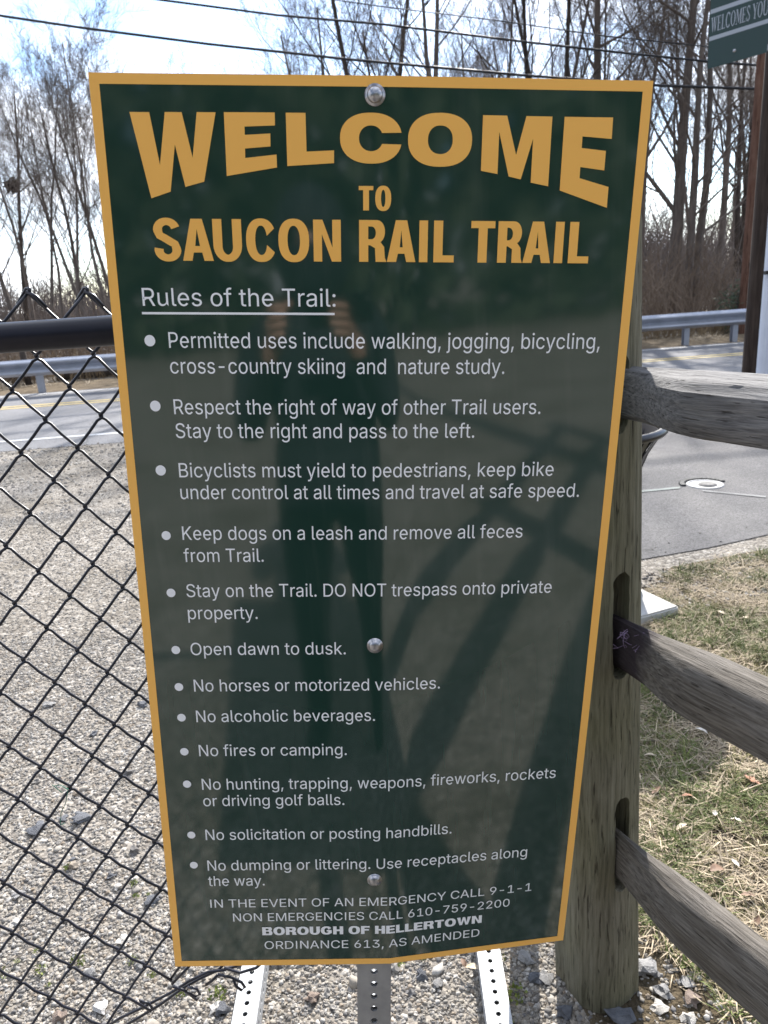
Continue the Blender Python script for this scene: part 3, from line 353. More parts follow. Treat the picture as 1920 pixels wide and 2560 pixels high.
# ================================================================== chain-link fence
M_vinyl = mat('black_vinyl', (0.010, 0.010, 0.016), (0.022, 0.022, 0.034), scale=40, rough=0.36, spec=0.5)
M_pipe = mat('black_pipe', (0.006, 0.006, 0.013), (0.009, 0.009, 0.018), scale=20, rough=0.38, spec=0.35)
def FP(i, j):       # node (i, j) of the wire mesh; the mesh sags and bows towards the lens low down
    t = j / 10.0; ii = i
    ic = min(i, 4); e = max(0, i - 4)
    X = -.48883 + .03847 * ii - .01217 * t + .00528 * t * t - .001 * t ** 3 - .00019 * ic * t - .00033 * ic * t * t - .00016 * ic * ic + .00014 * ic * ic * t
    Y = 1.12346 + .0082 * ii - .03494 * t + .00231 * ic * t - .00682 * t * t + .00078 * t ** 3
    Z = 1.52988 - .00212 * ic - .4602 * t + .00284 * ic * t + .00617 * t * t - .00096 * ic * t * t + .00003 * ic * ic + .00007 * ic * ic * t - .00078 * t ** 3
    if e: Y += 0.012 * e; Z += 0.012 * e * max(0, t - 1.2)
    return Vector((X, Y, Z))
fen = empty('chain_link_fence', (-0.5, 1.1, 0), 'black vinyl coated chain-link fence left of and behind the green sign', 'fence')
J1 = 26
def wire(i0):       # one zigzag wire between columns i0 and i0+1
    pts = []; seq = []
    J1 = 28 if i0 < 0 else (27 if i0 < 1 else (26 if i0 < 4 else 25))
    for j in range(0, J1 + 1): seq.append((i0 if (j + i0) % 2 == 0 else i0 + 1, j))
    nrm = Vector((0, -1, 0))
    for n_, (i, j) in enumerate(seq):
        p = FP(i, j); side = 1 if i == i0 else -1    # hooks interlock: left bends lie in front, right bends behind
        a = FP(*seq[n_ - 1]) if n_ else p; c = FP(*seq[n_ + 1]) if n_ < len(seq) - 1 else p
        inward = Vector((1 if i == i0 else -1, 0, 0)); off = nrm * (0.0028)
        out_ = -inward * 0.0016
        if n_ == 0 or n_ == len(seq) - 1:
            pts.append(p + out_); continue
        pa = p.lerp(a, 0.13); pc = p.lerp(c, 0.13)
        pb = p.lerp(a, 0.5)
        if n_ > 1: pts.append(pb)
        pts.append(pa + nrm * 0.003 * side)
        pts.append(p + out_ + Vector((0, 0, 0.0022)) + nrm * 0.0012 * side)
        pts.append(p + out_ - Vector((0, 0, 0.0022)) - nrm * 0.0012 * side)
        pts.append(pc - nrm * 0.003 * side)
    return pts
for i0 in range(-13, 17):
    pts = wire(i0); m_ = MB().tube(pts, 0.0023, 7)
    # knuckled top end, folded back over its neighbour
    if i0 % 2:
        a = FP(i0 + 1, 0); lft = FP(i0, 1); rgt = FP(i0 + 2, 1)
        m_.tube([a + Vector((-.001, -.004, 0)), a.lerp(rgt, .25) + Vector((.003, -.005, .004)), a.lerp(rgt, .55) + Vector((.002, -.003, .002))], 0.0027, 7)
        m_.tube([a.lerp(lft, .45) + Vector((0, .005, .003)), a + Vector((-.003, .004, .004)), a + Vector((.003, 0, .005)), a + Vector((.004, -.004, 0))], 0.0027, 7)
    m_.build('wire', M_vinyl, fen, True)
# bottom selvage and torn strands hanging loose
def strand(px, Yd, r=0.0026):
    pts = [AT(x, y, Yd[k] if hasattr(Yd, '__len__') else Yd) for k, (x, y) in enumerate(px)]
    MB().tube(pts, r, 7).build('loose_strand', M_vinyl, fen, True)
strand([(255, 2575), (300, 2545), (350, 2522), (392, 2500), (430, 2480), (474, 2452), (520, 2430), (560, 2425), (625, 2404)], 1.05)
strand([(268, 2590), (340, 2548), (400, 2512), (455, 2472), (497, 2448), (545, 2425), (572, 2398)], 1.055)
strand([(350, 2500), (362, 2518), (372, 2526), (380, 2520), (372, 2508), (352, 2504)], 1.045)
strand([(432, 2466), (460, 2476), (488, 2492), (500, 2486), (492, 2472), (470, 2468), (466, 2478), (492, 2500)], 1.04)
strand([(545, 2436), (580, 2444), (604, 2456), (612, 2468), (604, 2476), (590, 2466), (584, 2450)], 1.04)
strand([(545, 2436), (530, 2452), (515, 2462)], 1.04)
strand([(560, 2420), (600, 2432), (640, 2420), (665, 2398)], 1.03)
strand([(430, 2460), (455, 2434), (480, 2408)], 1.06)
# pipes
MB().tube([(-2.2, 1.052, 1.468), (-0.9, 1.056, 1.469), (-0.3, 1.062, 1.470), (0.02, 1.16, 1.472), (0.28, 1.48, 1.474)], 0.0205, 24).build('top_rail', M_pipe, fen, True)
MB().tube([(0.285, 1.5, -0.05), (0.285, 1.5, 1.54)], 0.033, 20).lathe([(0.036, 1.53), (0.037, 1.55), (0.03, 1.575), (0.0, 1.585)], 20, Matrix.Translation((0.285, 1.5, 0))).build('terminal_post', M_pipe, fen, True)
MB().tube([(-1.9, 1.10, -0.05), (-1.9, 1.10, 1.46)], 0.027, 20).build('line_post', M_pipe, fen, True)
# scrap of green string knotted on one wire
nd = FP(-1, 17); s_ = MB()
s_.tube([nd + Vector((-.022, -.006, .010)), nd + Vector((-.010, -.008, .012)), nd + Vector((.0, -.007, .003)), nd + Vector((-.010, -.008, -.002)), nd + Vector((-.024, -.006, .012))], 0.0007, 5)
s_.tube([nd + Vector((0, -.006, .004)), nd + Vector((-.008, -.007, -.022)), nd + Vector((-.020, -.006, -.042)), nd + Vector((-.026, -.006, -.066)), nd + Vector((-.018, -.006, -.062))], 0.0006, 5)
tag(s_.build('string_scrap', mat('green_string', (0.01, 0.16, 0.10), rough=0.6), None, True), 'scrap of thin green string knotted round a fence wire', 'string')

# ================================================================== the sign
SO = Vector((-.28333083, .8991946, 1.74112892)); SU = Vector((.99765512, .00123366, -.06843052)); SV = Vector((-.06843518, .00424754, -.99764652)); SN = Vector((0, -1, 0))
SW, SH, BD = 0.6096, 1.2192, 0.0107
def SP(u, v, h=0.0):
    e = max(0.0, u - .33); wv = .03 - .02 * v + .09 * v * v
    return SO + SU * u + SV * v - SN * (wv * e) + SN * h
PB = SP(.305, 1.742); PB.z = 0
sign = empty('trail_rules_sign', (PB.x, PB.y + .03, 0), 'large dark green trail rules sign with gold border on a perforated steel post', 'sign')
def sgrid(us, vs, h0, h1=None):
    m_ = MB(); nu, nv = len(us), len(vs)
    for h in ((h0,) if h1 is None else (h0, h1)):
        k = len(m_.v); m_.v += [tuple(SP(u, v, h)) for v in vs for u in us]
        for j in range(nv - 1):
            for i in range(nu - 1):
                q = (k + j * nu + i, k + (j + 1) * nu + i, k + (j + 1) * nu + i + 1, k + j * nu + i + 1)
                m_.f.append(q if h == h0 else q[::-1])
    if h1 is not None:
        n1 = nu * nv
        ring = [i for i in range(nu)] + [j * nu + nu - 1 for j in range(1, nv)] + [(nv - 1) * nu + i for i in range(nu - 2, -1, -1)] + [j * nu for j in range(nv - 2, 0, -1)]
        for a, c in zip(ring, ring[1:] + ring[:1]): m_.f.append((a, c, c + n1, a + n1))
    return m_
us = [0, .1, .2, .3, .33, .36, .42, .5, .56, SW]; vs = [SH * k / 24 for k in range(25)]
def gloss_mat(name, c, rough, spec=0.5, dirt=0.0, metal=0.0):
    m = bpy.data.materials.new(name); m.use_nodes = True; t = m.node_tree; n = t.nodes; l = t.links; b = n['Principled BSDF']
    b.inputs['Base Color'].default_value = (*c, 1); b.inputs['Roughness'].default_value = rough; b.inputs['Specular IOR Level'].default_value = spec; b.inputs['Metallic'].default_value = metal
    co = n.new('ShaderNodeTexCoord'); x = n.new('ShaderNodeTexNoise'); x.inputs['Scale'].default_value = 3.5; x.inputs['Detail'].default_value = 7; l.new(co.outputs['Object'], x.inputs['Vector'])
    st = n.new('ShaderNodeMapping'); st.inputs['Scale'].default_value = (1, 1, 0.08); l.new(co.outputs['Object'], st.inputs[0])
    y = n.new('ShaderNodeTexNoise'); y.inputs['Scale'].default_value = 38; y.inputs['Detail'].default_value = 4; l.new(st.outputs[0], y.inputs['Vector'])
    r = n.new('ShaderNodeMapRange'); r.inputs['To Min'].default_value = rough * 0.8; r.inputs['To Max'].default_value = rough * 1.7; l.new(x.outputs['Fac'], r.inputs['Value']); l.new(r.outputs[0], b.inputs['Roughness'])
    if dirt:
        rr = n.new('ShaderNodeValToRGB'); rr.color_ramp.elements[0].position = .55; rr.color_ramp.elements[1].position = .8
        rr.color_ramp.elements[1].color = (dirt, dirt, dirt, 1); rr.color_ramp.elements[0].color = (0, 0, 0, 1)
        l.new(y.outputs['Fac'], rr.inputs[0]); mm = n.new('ShaderNodeMix'); mm.data_type = 'RGBA'; l.new(rr.outputs[0], mm.inputs['Factor']); mm.inputs['A'].default_value = (*c, 1); mm.inputs['B'].default_value = (.3, .3, .27, 1); l.new(mm.outputs['Result'], b.inputs['Base Color'])
    bp = n.new('ShaderNodeBump'); bp.inputs['Strength'].default_value = 0.05; bp.inputs['Distance'].default_value = 0.004; z = n.new('ShaderNodeTexNoise'); z.inputs['Scale'].default_value = 5; z.inputs['Detail'].default_value = 2; l.new(co.outputs['Object'], z.inputs['Vector'])
    l.new(z.outputs['Fac'], bp.inputs['Height']); l.new(bp.outputs[0], b.inputs['Normal'])
    return m
M_green = gloss_mat('sign_green_sheeting', (0.015, 0.043, 0.032), 0.05, 1.0, 0.06)
M_gold = gloss_mat('sign_gold_vinyl', (1.0, 0.53, 0.12), 0.25, 0.35, 0.0)
M_silver = gloss_mat('sign_white_vinyl', (0.90, 0.91, 0.93), 0.3, 0.35, 0.0)
M_alu = mat('sign_aluminium', (0.45, 0.46, 0.47), (0.55, 0.56, 0.57), scale=30, rough=0.45, metal=0.9)
pan = sgrid(us, vs, 0.0, -0.002).build('panel', M_green, sign); sm(pan.data, 30)
pan.data.materials.append(M_alu)
bd = MB()
for (ua, ub, va, vb) in ((0, SW, 0, BD), (0, SW, SH - BD, SH), (0, BD, BD, SH - BD), (SW - BD, SW, BD, SH - BD)):
    uu = [x for x in us if ua < x < ub]; vv = [y for y in vs if va < y < vb]
    q = sgrid([ua] + uu + [ub], [va] + vv + [vb], 0.0004); bd.add(q.v, q.f)
bo = bd.build('border', M_gold, sign); sm(bo.data, 30)

# ---- lettering
def splines_to_mesh(contours, name):
    cu = bpy.data.curves.new(name, 'CURVE'); cu.dimensions = '2D'; cu.fill_mode = 'BOTH'; cu.resolution_u = 3
    for kind, pts in contours:
        if kind == 'P':
            s = cu.splines.new('POLY'); s.points.add(len(pts) - 1)
            for k, p in enumerate(pts): s.points[k].co = (p[0], p[1], 0, 1)
        else:
            s = cu.splines.new('BEZIER'); s.bezier_points.add(len(pts) - 1)
            for k, p in enumerate(pts):
                q = s.bezier_points[k]; q.handle_left_type = q.handle_right_type = 'FREE'
                q.handle_left = (p[0], p[1], 0); q.co = (p[2], p[3], 0); q.handle_right = (p[4], p[5], 0)
        s.use_cyclic_u = True
    o = bpy.data.objects.new(name, cu); COL.objects.link(o)
    dg = bpy.context.evaluated_depsgraph_get(); me = bpy.data.meshes.new_from_object(o.evaluated_get(dg))
    bpy.data.objects.remove(o); bpy.data.curves.remove(cu); return me
def on_sign(contours, name, m, h=0.0007, parent=None, fn=None, kink=True):
    me = splines_to_mesh(contours, name)          # contour x = u, y = -v
    bm = bmesh.new(); bm.from_mesh(me)
    if kink:
        for x0 in (.33, .45): bmesh.ops.bisect_plane(bm, geom=bm.verts[:] + bm.edges[:] + bm.faces[:], plane_co=(x0, 0, 0), plane_no=(1, 0, 0))
    off = parent_loc(parent)
    f = fn or (lambda u, v: SP(u, v, h))
    for v in bm.verts: v.co = f(v.co.x, -v.co.y) - off
    for f_ in bm.faces: f_.normal_update()
    bm.to_mesh(me); bm.free(); return link(name, me, m, parent)
FONT['e'] = (404, [])
def _cust(ch, adv, polys): FONT[ch] = (adv, [' '.join('%d %d %d %d %d %d' % (x, y, x, y, x, y) for x, y in [(round(a), round(b)) for a, b in p]) for p in polys])
_E = lambda rx, ry, a0, a1, n_=22: [(203 + rx * math.cos(R(a0 + (a1 - a0) * k / n_)), 188 + ry * math.sin(R(a0 + (a1 - a0) * k / n_))) for k in range(n_ + 1)]
_cust('e', 404, [[(371, 164), (371, 188)] + _E(168, 196, 2, 322) + _E(104, 140, 318, 190) + [(97, 164)], [(104, 214)] + _E(105, 140, 168, 12) + [(304, 214)]])
_cust('M', 628, [[(56, 0), (118, 0), (118, 420), (280, 0), (344, 0), (506, 420), (506, 0), (568, 0), (568, 509), (480, 509), (312, 78), (146, 509), (56, 509)]])
def text_line(s, u0, u1, v, cap, name='lettering', m=None):
    x = 0; cs = []; glyphs = []
    for ch in s:
        adv, sp = FONT[ch]; g0_ = len(cs)
        for t_ in sp:
            n_ = list(map(int, t_.split())); cs.append([[n_[k] + (x if k % 2 == 0 else 0) for k in range(q, q + 6)] for q in range(0, len(n_), 6)])
        glyphs.append(cs[g0_:]); x += adv
    xs = [p[2] for c in cs for p in c]; a, b = min(xs), max(xs); sx = (u1 - u0) / (b - a); sy = cap / 509
    def area(c): return sum(c[i][2] * c[(i + 1) % len(c)][3] - c[(i + 1) % len(c)][2] * c[i][3] for i in range(len(c))) / 2
    def inside(c, q):
        r = False; n_ = len(c)
        for i in range(n_):
            x1, y1, x2, y2 = c[i][2], c[i][3], c[(i + 1) % n_][2], c[(i + 1) % n_][3]
            if (y1 > q[1]) != (y2 > q[1]) and q[0] < (x2 - x1) * (q[1] - y1) / (y2 - y1) + x1: r = not r
        return r
    layers = {}
    for gl in glyphs:                 # overlapping outer contours of one letter go on layers a hair apart
        if not gl: continue
        big = max(gl, key=lambda c: abs(area(c))); sg = 1 if area(big) > 0 else -1
        outs = [c for c in gl if area(c) * sg > 0]; holes = [c for c in gl if area(c) * sg <= 0]
        outs.sort(key=lambda c: -abs(area(c)))
        for k, o_ in enumerate(outs): layers.setdefault(k, []).append(o_)
        for h_ in holes:
            cand = [k for k, o_ in enumerate(outs) if inside(o_, (h_[0][2], h_[0][3]))]
            layers[cand[-1] if cand else 0].append(h_)
    objs = [on_sign([('B', [[u0 + (p[0] - a) * sx, p[1] * sy - v, u0 + (p[2] - a) * sx, p[3] * sy - v, u0 + (p[4] - a) * sx, p[5] * sy - v] for p in c]) for c in cl_], name, m or M_silver, parent=sign, h=.0007 + .00012 * k) for k, cl_ in layers.items()]
    if len(objs) > 1:                 # one line of print is one part
        bm = bmesh.new()
        for o_ in objs: bm.from_mesh(o_.data)
        bm.to_mesh(objs[0].data); bm.free()
        for o_ in objs[1:]: bpy.data.objects.remove(o_)
# bold capitals drawn as outlines in a box w wide and 1 high; s = stem, h = horizontal stroke
def ell(cx, cy, rx, ry, n_=36, e=2.35, a0=0, a1=360):
    o = []
    for k in range(n_ + (0 if a1 - a0 >= 360 else 1)):
        a = R(a0 + (a1 - a0) * k / n_); c, s_ = math.cos(a), math.sin(a)
        o.append((cx + rx * math.copysign(abs(c) ** (2 / e), c), cy + ry * math.copysign(abs(s_) ** (2 / e), s_)))
    return o
def ribbon(path, s, h):
    n_ = len(path); Lf = []; Rt = []
    for k in range(n_):
        a = path[max(k - 1, 0)]; b_ = path[min(k + 1, n_ - 1)]; dx, dy = b_[0] - a[0], b_[1] - a[1]; d = math.hypot(dx, dy) or 1; dx /= d; dy /= d
        wd = math.hypot(s * dy, h * dx) / 2; wd = (abs(dy) * s + abs(dx) * h) / (abs(dx) + abs(dy)) / 2
        Lf.append((path[k][0] - dy * wd, path[k][1] + dx * wd)); Rt.append((path[k][0] + dy * wd, path[k][1] - dx * wd))
    return Lf + Rt[::-1]
def glyph(c, w, s, h):
    if c == 'I': return [[(0, 0), (s, 0), (s, 1), (0, 1)]]
    if c == 'L': return [[(0, 0), (w, 0), (w, h), (s, h), (s, 1), (0, 1)]]
    if c == 'E': return [[(0, 0), (w, 0), (w, h), (s, h), (s, .5 - h * .45), (w * .93, .5 - h * .45), (w * .93, .5 + h * .5), (s, .5 + h * .5), (s, 1 - h), (w * .98, 1 - h), (w * .98, 1), (0, 1)]]
    if c == 'F': return [[(0, 0), (s, 0), (s, .42), (w * .92, .42), (w * .92, .42 + h), (s, .42 + h), (s, 1 - h), (w, 1 - h), (w, 1), (0, 1)]]
    if c == 'T': return [[(w / 2 - s / 2, 0), (w / 2 + s / 2, 0), (w / 2 + s / 2, 1 - h), (w, 1 - h), (w, 1), (0, 1), (0, 1 - h), (w / 2 - s / 2, 1 - h)]]
    if c == 'H': return [[(0, 0), (s, 0), (s, .5 - h / 2), (w - s, .5 - h / 2), (w - s, 0), (w, 0), (w, 1), (w - s, 1), (w - s, .5 + h / 2), (s, .5 + h / 2), (s, 1), (0, 1)]]
    if c == 'N': return [[(0, 0), (s * .93, 0), (s * .93, .66), (w - s * 1.02, 0), (w, 0), (w, 1), (w - s * .93, 1), (w - s * .93, .34), (s * 1.02, 1), (0, 1)]]
    if c == 'A': return [[(0, 0), (s * 1.02, 0), (s * 1.22, .2), (w - s * 1.22, .2), (w - s * 1.02, 0), (w, 0), (w / 2 + s * .62, 1), (w / 2 - s * .62, 1)], [(s * 1.42, .2 + h * .92), (w / 2, .76), (w - s * 1.42, .2 + h * .92)]]
    if c == 'O': return [ell(w / 2, .5, w / 2, .52), ell(w / 2, .5, w / 2 - s, .52 - h, e=2.2)]
    if c in 'CG':
        a = 30; o = ell(w / 2, .5, w / 2, .52, 40, 2.3, a, 360 - a); i_ = ell(w / 2, .5, w / 2 - s, .52 - h, 40, 2.2, a - 14, 360 - a + 14)
        if c == 'G':
            o = ell(w / 2, .5, w / 2, .52, 40, 2.3, a, 322); return [o + [(w * .97, .12), (w * .97, .55), (w * .52, .55), (w * .52, .55 - h * .85), (w * .97 - s, .55 - h * .85), (w * .97 - s, .24)] + ell(w / 2, .5, w / 2 - s, .52 - h, 30, 2.2, a - 14, 300)[::-1]]
        return [o + i_[::-1]]
    if c == 'U':
        r = w / 2; p = [(s / 2, 1), (s / 2, .7), (s / 2, .42)] + [(r + (r - s / 2) * math.cos(R(180 + 180 * k / 16)), .36 + (.36 - h / 2 + .02) * math.sin(R(180 + 180 * k / 16))) for k in range(17)] + [(w - s / 2, .42), (w - s / 2, .7), (w - s / 2, 1)]
        return [ribbon(p, s, h)]
    if c == 'S':
        r = w / 2; hx = r - s / 2; ty, by = .755 - h * .06, .245 + h * .04; hy = .265 - h / 2 + .0
        p = [(r + hx * math.cos(R(a)), ty + (.52 - h / 2 - (ty - .5)) * math.sin(R(a))) for a in range(12, 200, 12)]
        lo_ = [(r + hx * math.cos(R(a)), by + (.52 - h / 2 - (.5 - by)) * math.sin(R(a))) for a in range(10, -200, -12)]
        m_ = [p[-1], (r - hx * .8, .60), (r - hx * .3, .545), (r + hx * .3, .465), (r + hx * .82, .40), lo_[0]]
        return [ribbon(p + m_[1:-1] + lo_, s, h)]
    if c in 'RB':
        def bowl(y0, y1, wr):
            cy = (y0 + y1) / 2; ry = (y1 - y0) / 2; xr = wr - ry * .72
            return [(xr + (wr - xr) * math.cos(R(a)) ** .9 if abs(a) < 90 else xr, cy + ry * math.sin(R(a))) for a in range(-90, 91, 12)]
        def hole(y0, y1, wr): return [(s, y0)] + [p for p in bowl(y0, y1, wr)] + [(s, y1)]
        if c == 'B': return [[(0, 0)] + bowl(0, .54, w) + bowl(.50, 1, w * .96) + [(0, 1)], hole(h * .9, .52 - h * .36, w - s * .95), hole(.52 + h * .4, 1 - h * .9, w * .96 - s * .95)]
        return [[(0, 0), (s, 0), (s, .40), (w * .42, .40), (w * .60, .33), (w - s * 1.08, 0), (w * 1.04, 0), (w * .98, .10), (w * .95, .36), (w * .82, .47)] + bowl(.45, 1, w * .98)[2:] + [(0, 1)], hole(.40 + h * .85, 1 - h * .9, w * .98 - s)]
    if c == 'W': return [[(0, 1), (s, 1), (w * .30, .32), (w * .42, 1), (w * .58, 1), (w * .70, .32), (w - s, 1), (w, 1), (w * .80, 0), (w * .62, 0), (w * .5, .62), (w * .38, 0), (w * .20, 0)]]
def bold_line(txt, widths, u0, u1, v, cap, s, h, gap, sp, name='lettering', m=None):
    x = 0; cs = []
    for c in txt:
        if c == ' ': x += sp; continue
        wd = widths.get(c, widths['*'])
        if c == 'I': wd = s
        cs += [[(p[0] + x, p[1]) for p in ct] for ct in glyph(c, wd, s, h)]; x += wd + gap
        if c == 'L': x -= gap * .25
    xs = [p[0] for c in cs for p in c]; a, b_ = min(xs), max(xs); sx = (u1 - u0) / (b_ - a)
    on_sign([('P', [(u0 + (p[0] - a) * sx, p[1] * cap - v) for p in c]) for c in cs], name, m or M_gold, parent=sign)
TR = {
 'W': [[0.0403, 0.0375], [0.0615, 0.0375], [0.0689, 0.0897], [0.0782, 0.0372], [0.0964, 0.0372], [0.1052, 0.0822], [0.1126, 0.0370], [0.133, 0.0370], [0.1163, 0.1063], [0.0952, 0.1119], [0.0867, 0.0692], [0.0785, 0.1168], [0.0566, 0.1239]],
 'E': [[0.1418, 0.0368], [0.1968, 0.0366], [0.1966, 0.0494], [0.1635, 0.0507], [0.1634, 0.0589], [0.1912, 0.0573], [0.191, 0.0702], [0.1630, 0.0725], [0.1628, 0.082], [0.1973, 0.0782], [0.1973, 0.0913], [0.1415, 0.1004]],
 'L': [[0.2087, 0.0367], [0.2301, 0.0367], [0.2303, 0.0750], [0.2605, 0.0735], [0.2603, 0.0864], [0.2087, 0.0898]],
 'M': [[0.4237, 0.0366], [0.4504, 0.0367], [0.4624, 0.0759], [0.4717, 0.0368], [0.5005, 0.0369], [0.5006, 0.1076], [0.4805, 0.1040], [0.4805, 0.0593], [0.469, 0.1008], [0.4552, 0.0980], [0.4424, 0.0529], [0.4425, 0.0956], [0.4237, 0.0925]],
 'E2': [[0.5141, 0.0369], [0.5683, 0.0368], [0.5687, 0.0583], [0.5356, 0.0562], [0.5357, 0.0679], [0.5633, 0.0704], [0.5632, 0.0905], [0.5357, 0.0873], [0.5358, 0.0988], [0.5697, 0.1075], [0.5698, 0.1295], [0.5141, 0.1118]]}
wc = [('P', [(u, -v) for u, v in TR[k]]) for k in TR]
c_out = ell(.3012, .0610, .0340, .0254, 40, 2.25, 27, 333); c_in = ell(.3005, .0612, .0135, .0130, 40, 2.2, 27, 333)
c_out = [(u, v) for u, v in c_out]; wc.append(('P', [(u, -v) for u, v in [(.3348, .0549)][:0] + [(.3347, .0664)] + [p for p in ell(.3012, .0610, .0340, .0254, 40, 2.25, 24, 336)] + [(.3347, .0548)] + [(.3120, .0548)] + [p for p in ell(.3005, .0612, .0135, .0130, 40, 2.2, 330, 30 + 0)] + [(.3120, .0664)]]))
wc[-1] = ('P', [(u, -v) for u, v in (ell(.3012, .0612, .0340, .0254, 40, 2.25, 11, 349) + ell(.3012, .0612, .0132, .0128, 40, 2.1, 24, 336)[::-1])])
wc.append(('P', [(u, -v) for u, v in ell(.3772, .0620, .0354, .0270, 48, 2.3)])); wc.append(('P', [(u, -v) for u, v in ell(.3775, .0618, .0137, .0143, 40, 2.2)]))
on_sign(wc, 'lettering', M_gold, parent=sign)
WD = {'*': .62, 'S': .60, 'A': .74, 'U': .60, 'C': .63, 'O': .66, 'N': .60, 'R': .64, 'L': .50, 'T': .60}
bold_line('TO', {'*': .62, 'T': .60, 'O': .66}, .2875, .3238, .1348, .0254, .24, .17, .08, .3)
def placed_line(items, v, cap, s, h):
    cs = []; q = lambda x: .0555 + (x - 215) * (.5530 - .0555) / (1443 - 215)
    for c, x0, x1 in items:
        g_ = glyph(c, 1.0 if c == 'I' else (x1 - x0) / 119.0, (x1 - x0) / 119.0 if c == 'I' else s, h)
        for ct in g_: cs.append([(q(x0 + p[0] * 119.0), p[1] * cap - v) for p in ct])
    on_sign([('P', c) for c in cs], 'lettering', M_gold, parent=sign)
placed_line([('S', 215, 290), ('A', 293, 379), ('U', 380, 460), ('C', 472, 556), ('O', 562, 648), ('N', 660, 737), ('R', 788, 862), ('A', 866, 947), ('I', 957, 981), ('L', 998, 1056), ('T', 1103, 1171), ('R', 1180, 1249), ('A', 1253, 1333), ('I', 1343, 1368), ('L', 1384, 1443)], .1896, .0448, .215, .17)
text_line('Rules of the Trail:', .0370, .2600, .2394, .0199)
on_sign([('P', [(.0352, -.2463), (.2587, -.2463), (.2587, -.2489), (.0352, -.2489)])], 'underline', M_silver, parent=sign)
for s_, a, b_, v in (('Permitted uses include walking, jogging, bicycling,', .0636, .5755, .2870), ('cross-country skiing  and  nature study.', .0629, .4617, .3168), ('Respect the right of way of other Trail users.', .0636, .509, .3655), ('Stay to the right and pass to the left.', .0636, .4283, .3946),
    ('Bicyclists must yield to pedestrians, keep bike', .0639, .5311, .4440), ('under control at all times and travel at safe speed.', .0636, .5661, .4721), ('Keep dogs on a leash and remove all feces', .062, .4965, .5259), ('from Trail.', .0616, .1634, .5558), ('Stay on the Trail. DO NOT trespass onto private', .0616, .5406, .6045),
    ('property.', .0613, .1522, .6359), ('Open dawn to dusk.', .0612, .2674, .6882), ('No horses or motorized vehicles.', .0618, .3953, .7429), ('No alcoholic beverages.', .0617, .3066, .7902), ('No fires or camping.', .0619, .2672, .8444), ('No hunting, trapping, weapons, fireworks, rockets', .0623, .5695, .8995),
    ('or driving golf balls.', .0624, .263, .9271), ('No solicitation or posting handbills.', .062, .4194, .9853), ('No dumping or littering. Use receptacles along', .0614, .5365, 1.0395), ('the way.', .0606, .1436, 1.0673)):
    text_line(s_, a, b_, v, .0181)
text_line('IN THE EVENT OF AN EMERGENCY CALL 9-1-1', .0612, .5482, 1.1072, .0150)
text_line('NON EMERGENCIES CALL 610-759-2200', .0936, .5153, 1.1336, .0150)
bold_line('BOROUGH OF HELLERTOWN', {'*': .98, 'R': 1.0, 'O': 1.1, 'G': 1.08, 'E': .86, 'F': .84, 'L': .80, 'T': .9, 'W': 1.4, 'N': 1.0}, .1363, .4726, 1.1603, .0152, .34, .21, .10, .42, m=M_silver)
text_line('ORDINANCE 613, AS AMENDED', .1387, .4702, 1.1870, .0150)
for k, v in enumerate((.2788, .3556, .4352, .5200, .5985, .6805, .7358, .7830, .8370, .8899, .9763, 1.0293)):
    r_ = .0063 if k < 3 else .0058
    on_sign([('P', [(u, -w_) for u, w_ in ell(.0416, v, r_, r_ * 1.04, 24, 2)])], 'bullet_dot', M_silver, parent=sign)
M_bolt = mat('zinc_bolt', (0.36, 0.36, 0.39), (0.48, 0.48, 0.50), scale=200, rough=0.28, metal=1.0)
for u, v, r_ in ((.3054, .0185, .0088), (.3064, .6754, .0085), (.3063, 1.0595, .0085)):
    c = SP(u, v, .0005); Mx = Matrix.Translation(c) @ Matrix.Rotation(R(90), 4, 'X')
    q = MB().lathe([(r_ * 1.28, 0.0), (r_ * 1.28, .0006), (r_ * 1.0, .0008), (r_ * .97, .0022), (r_ * .72, .0045), (r_ * .3, .0056), (0, .0058)], 24, Mx).build('bolt_head', M_bolt, sign, True)

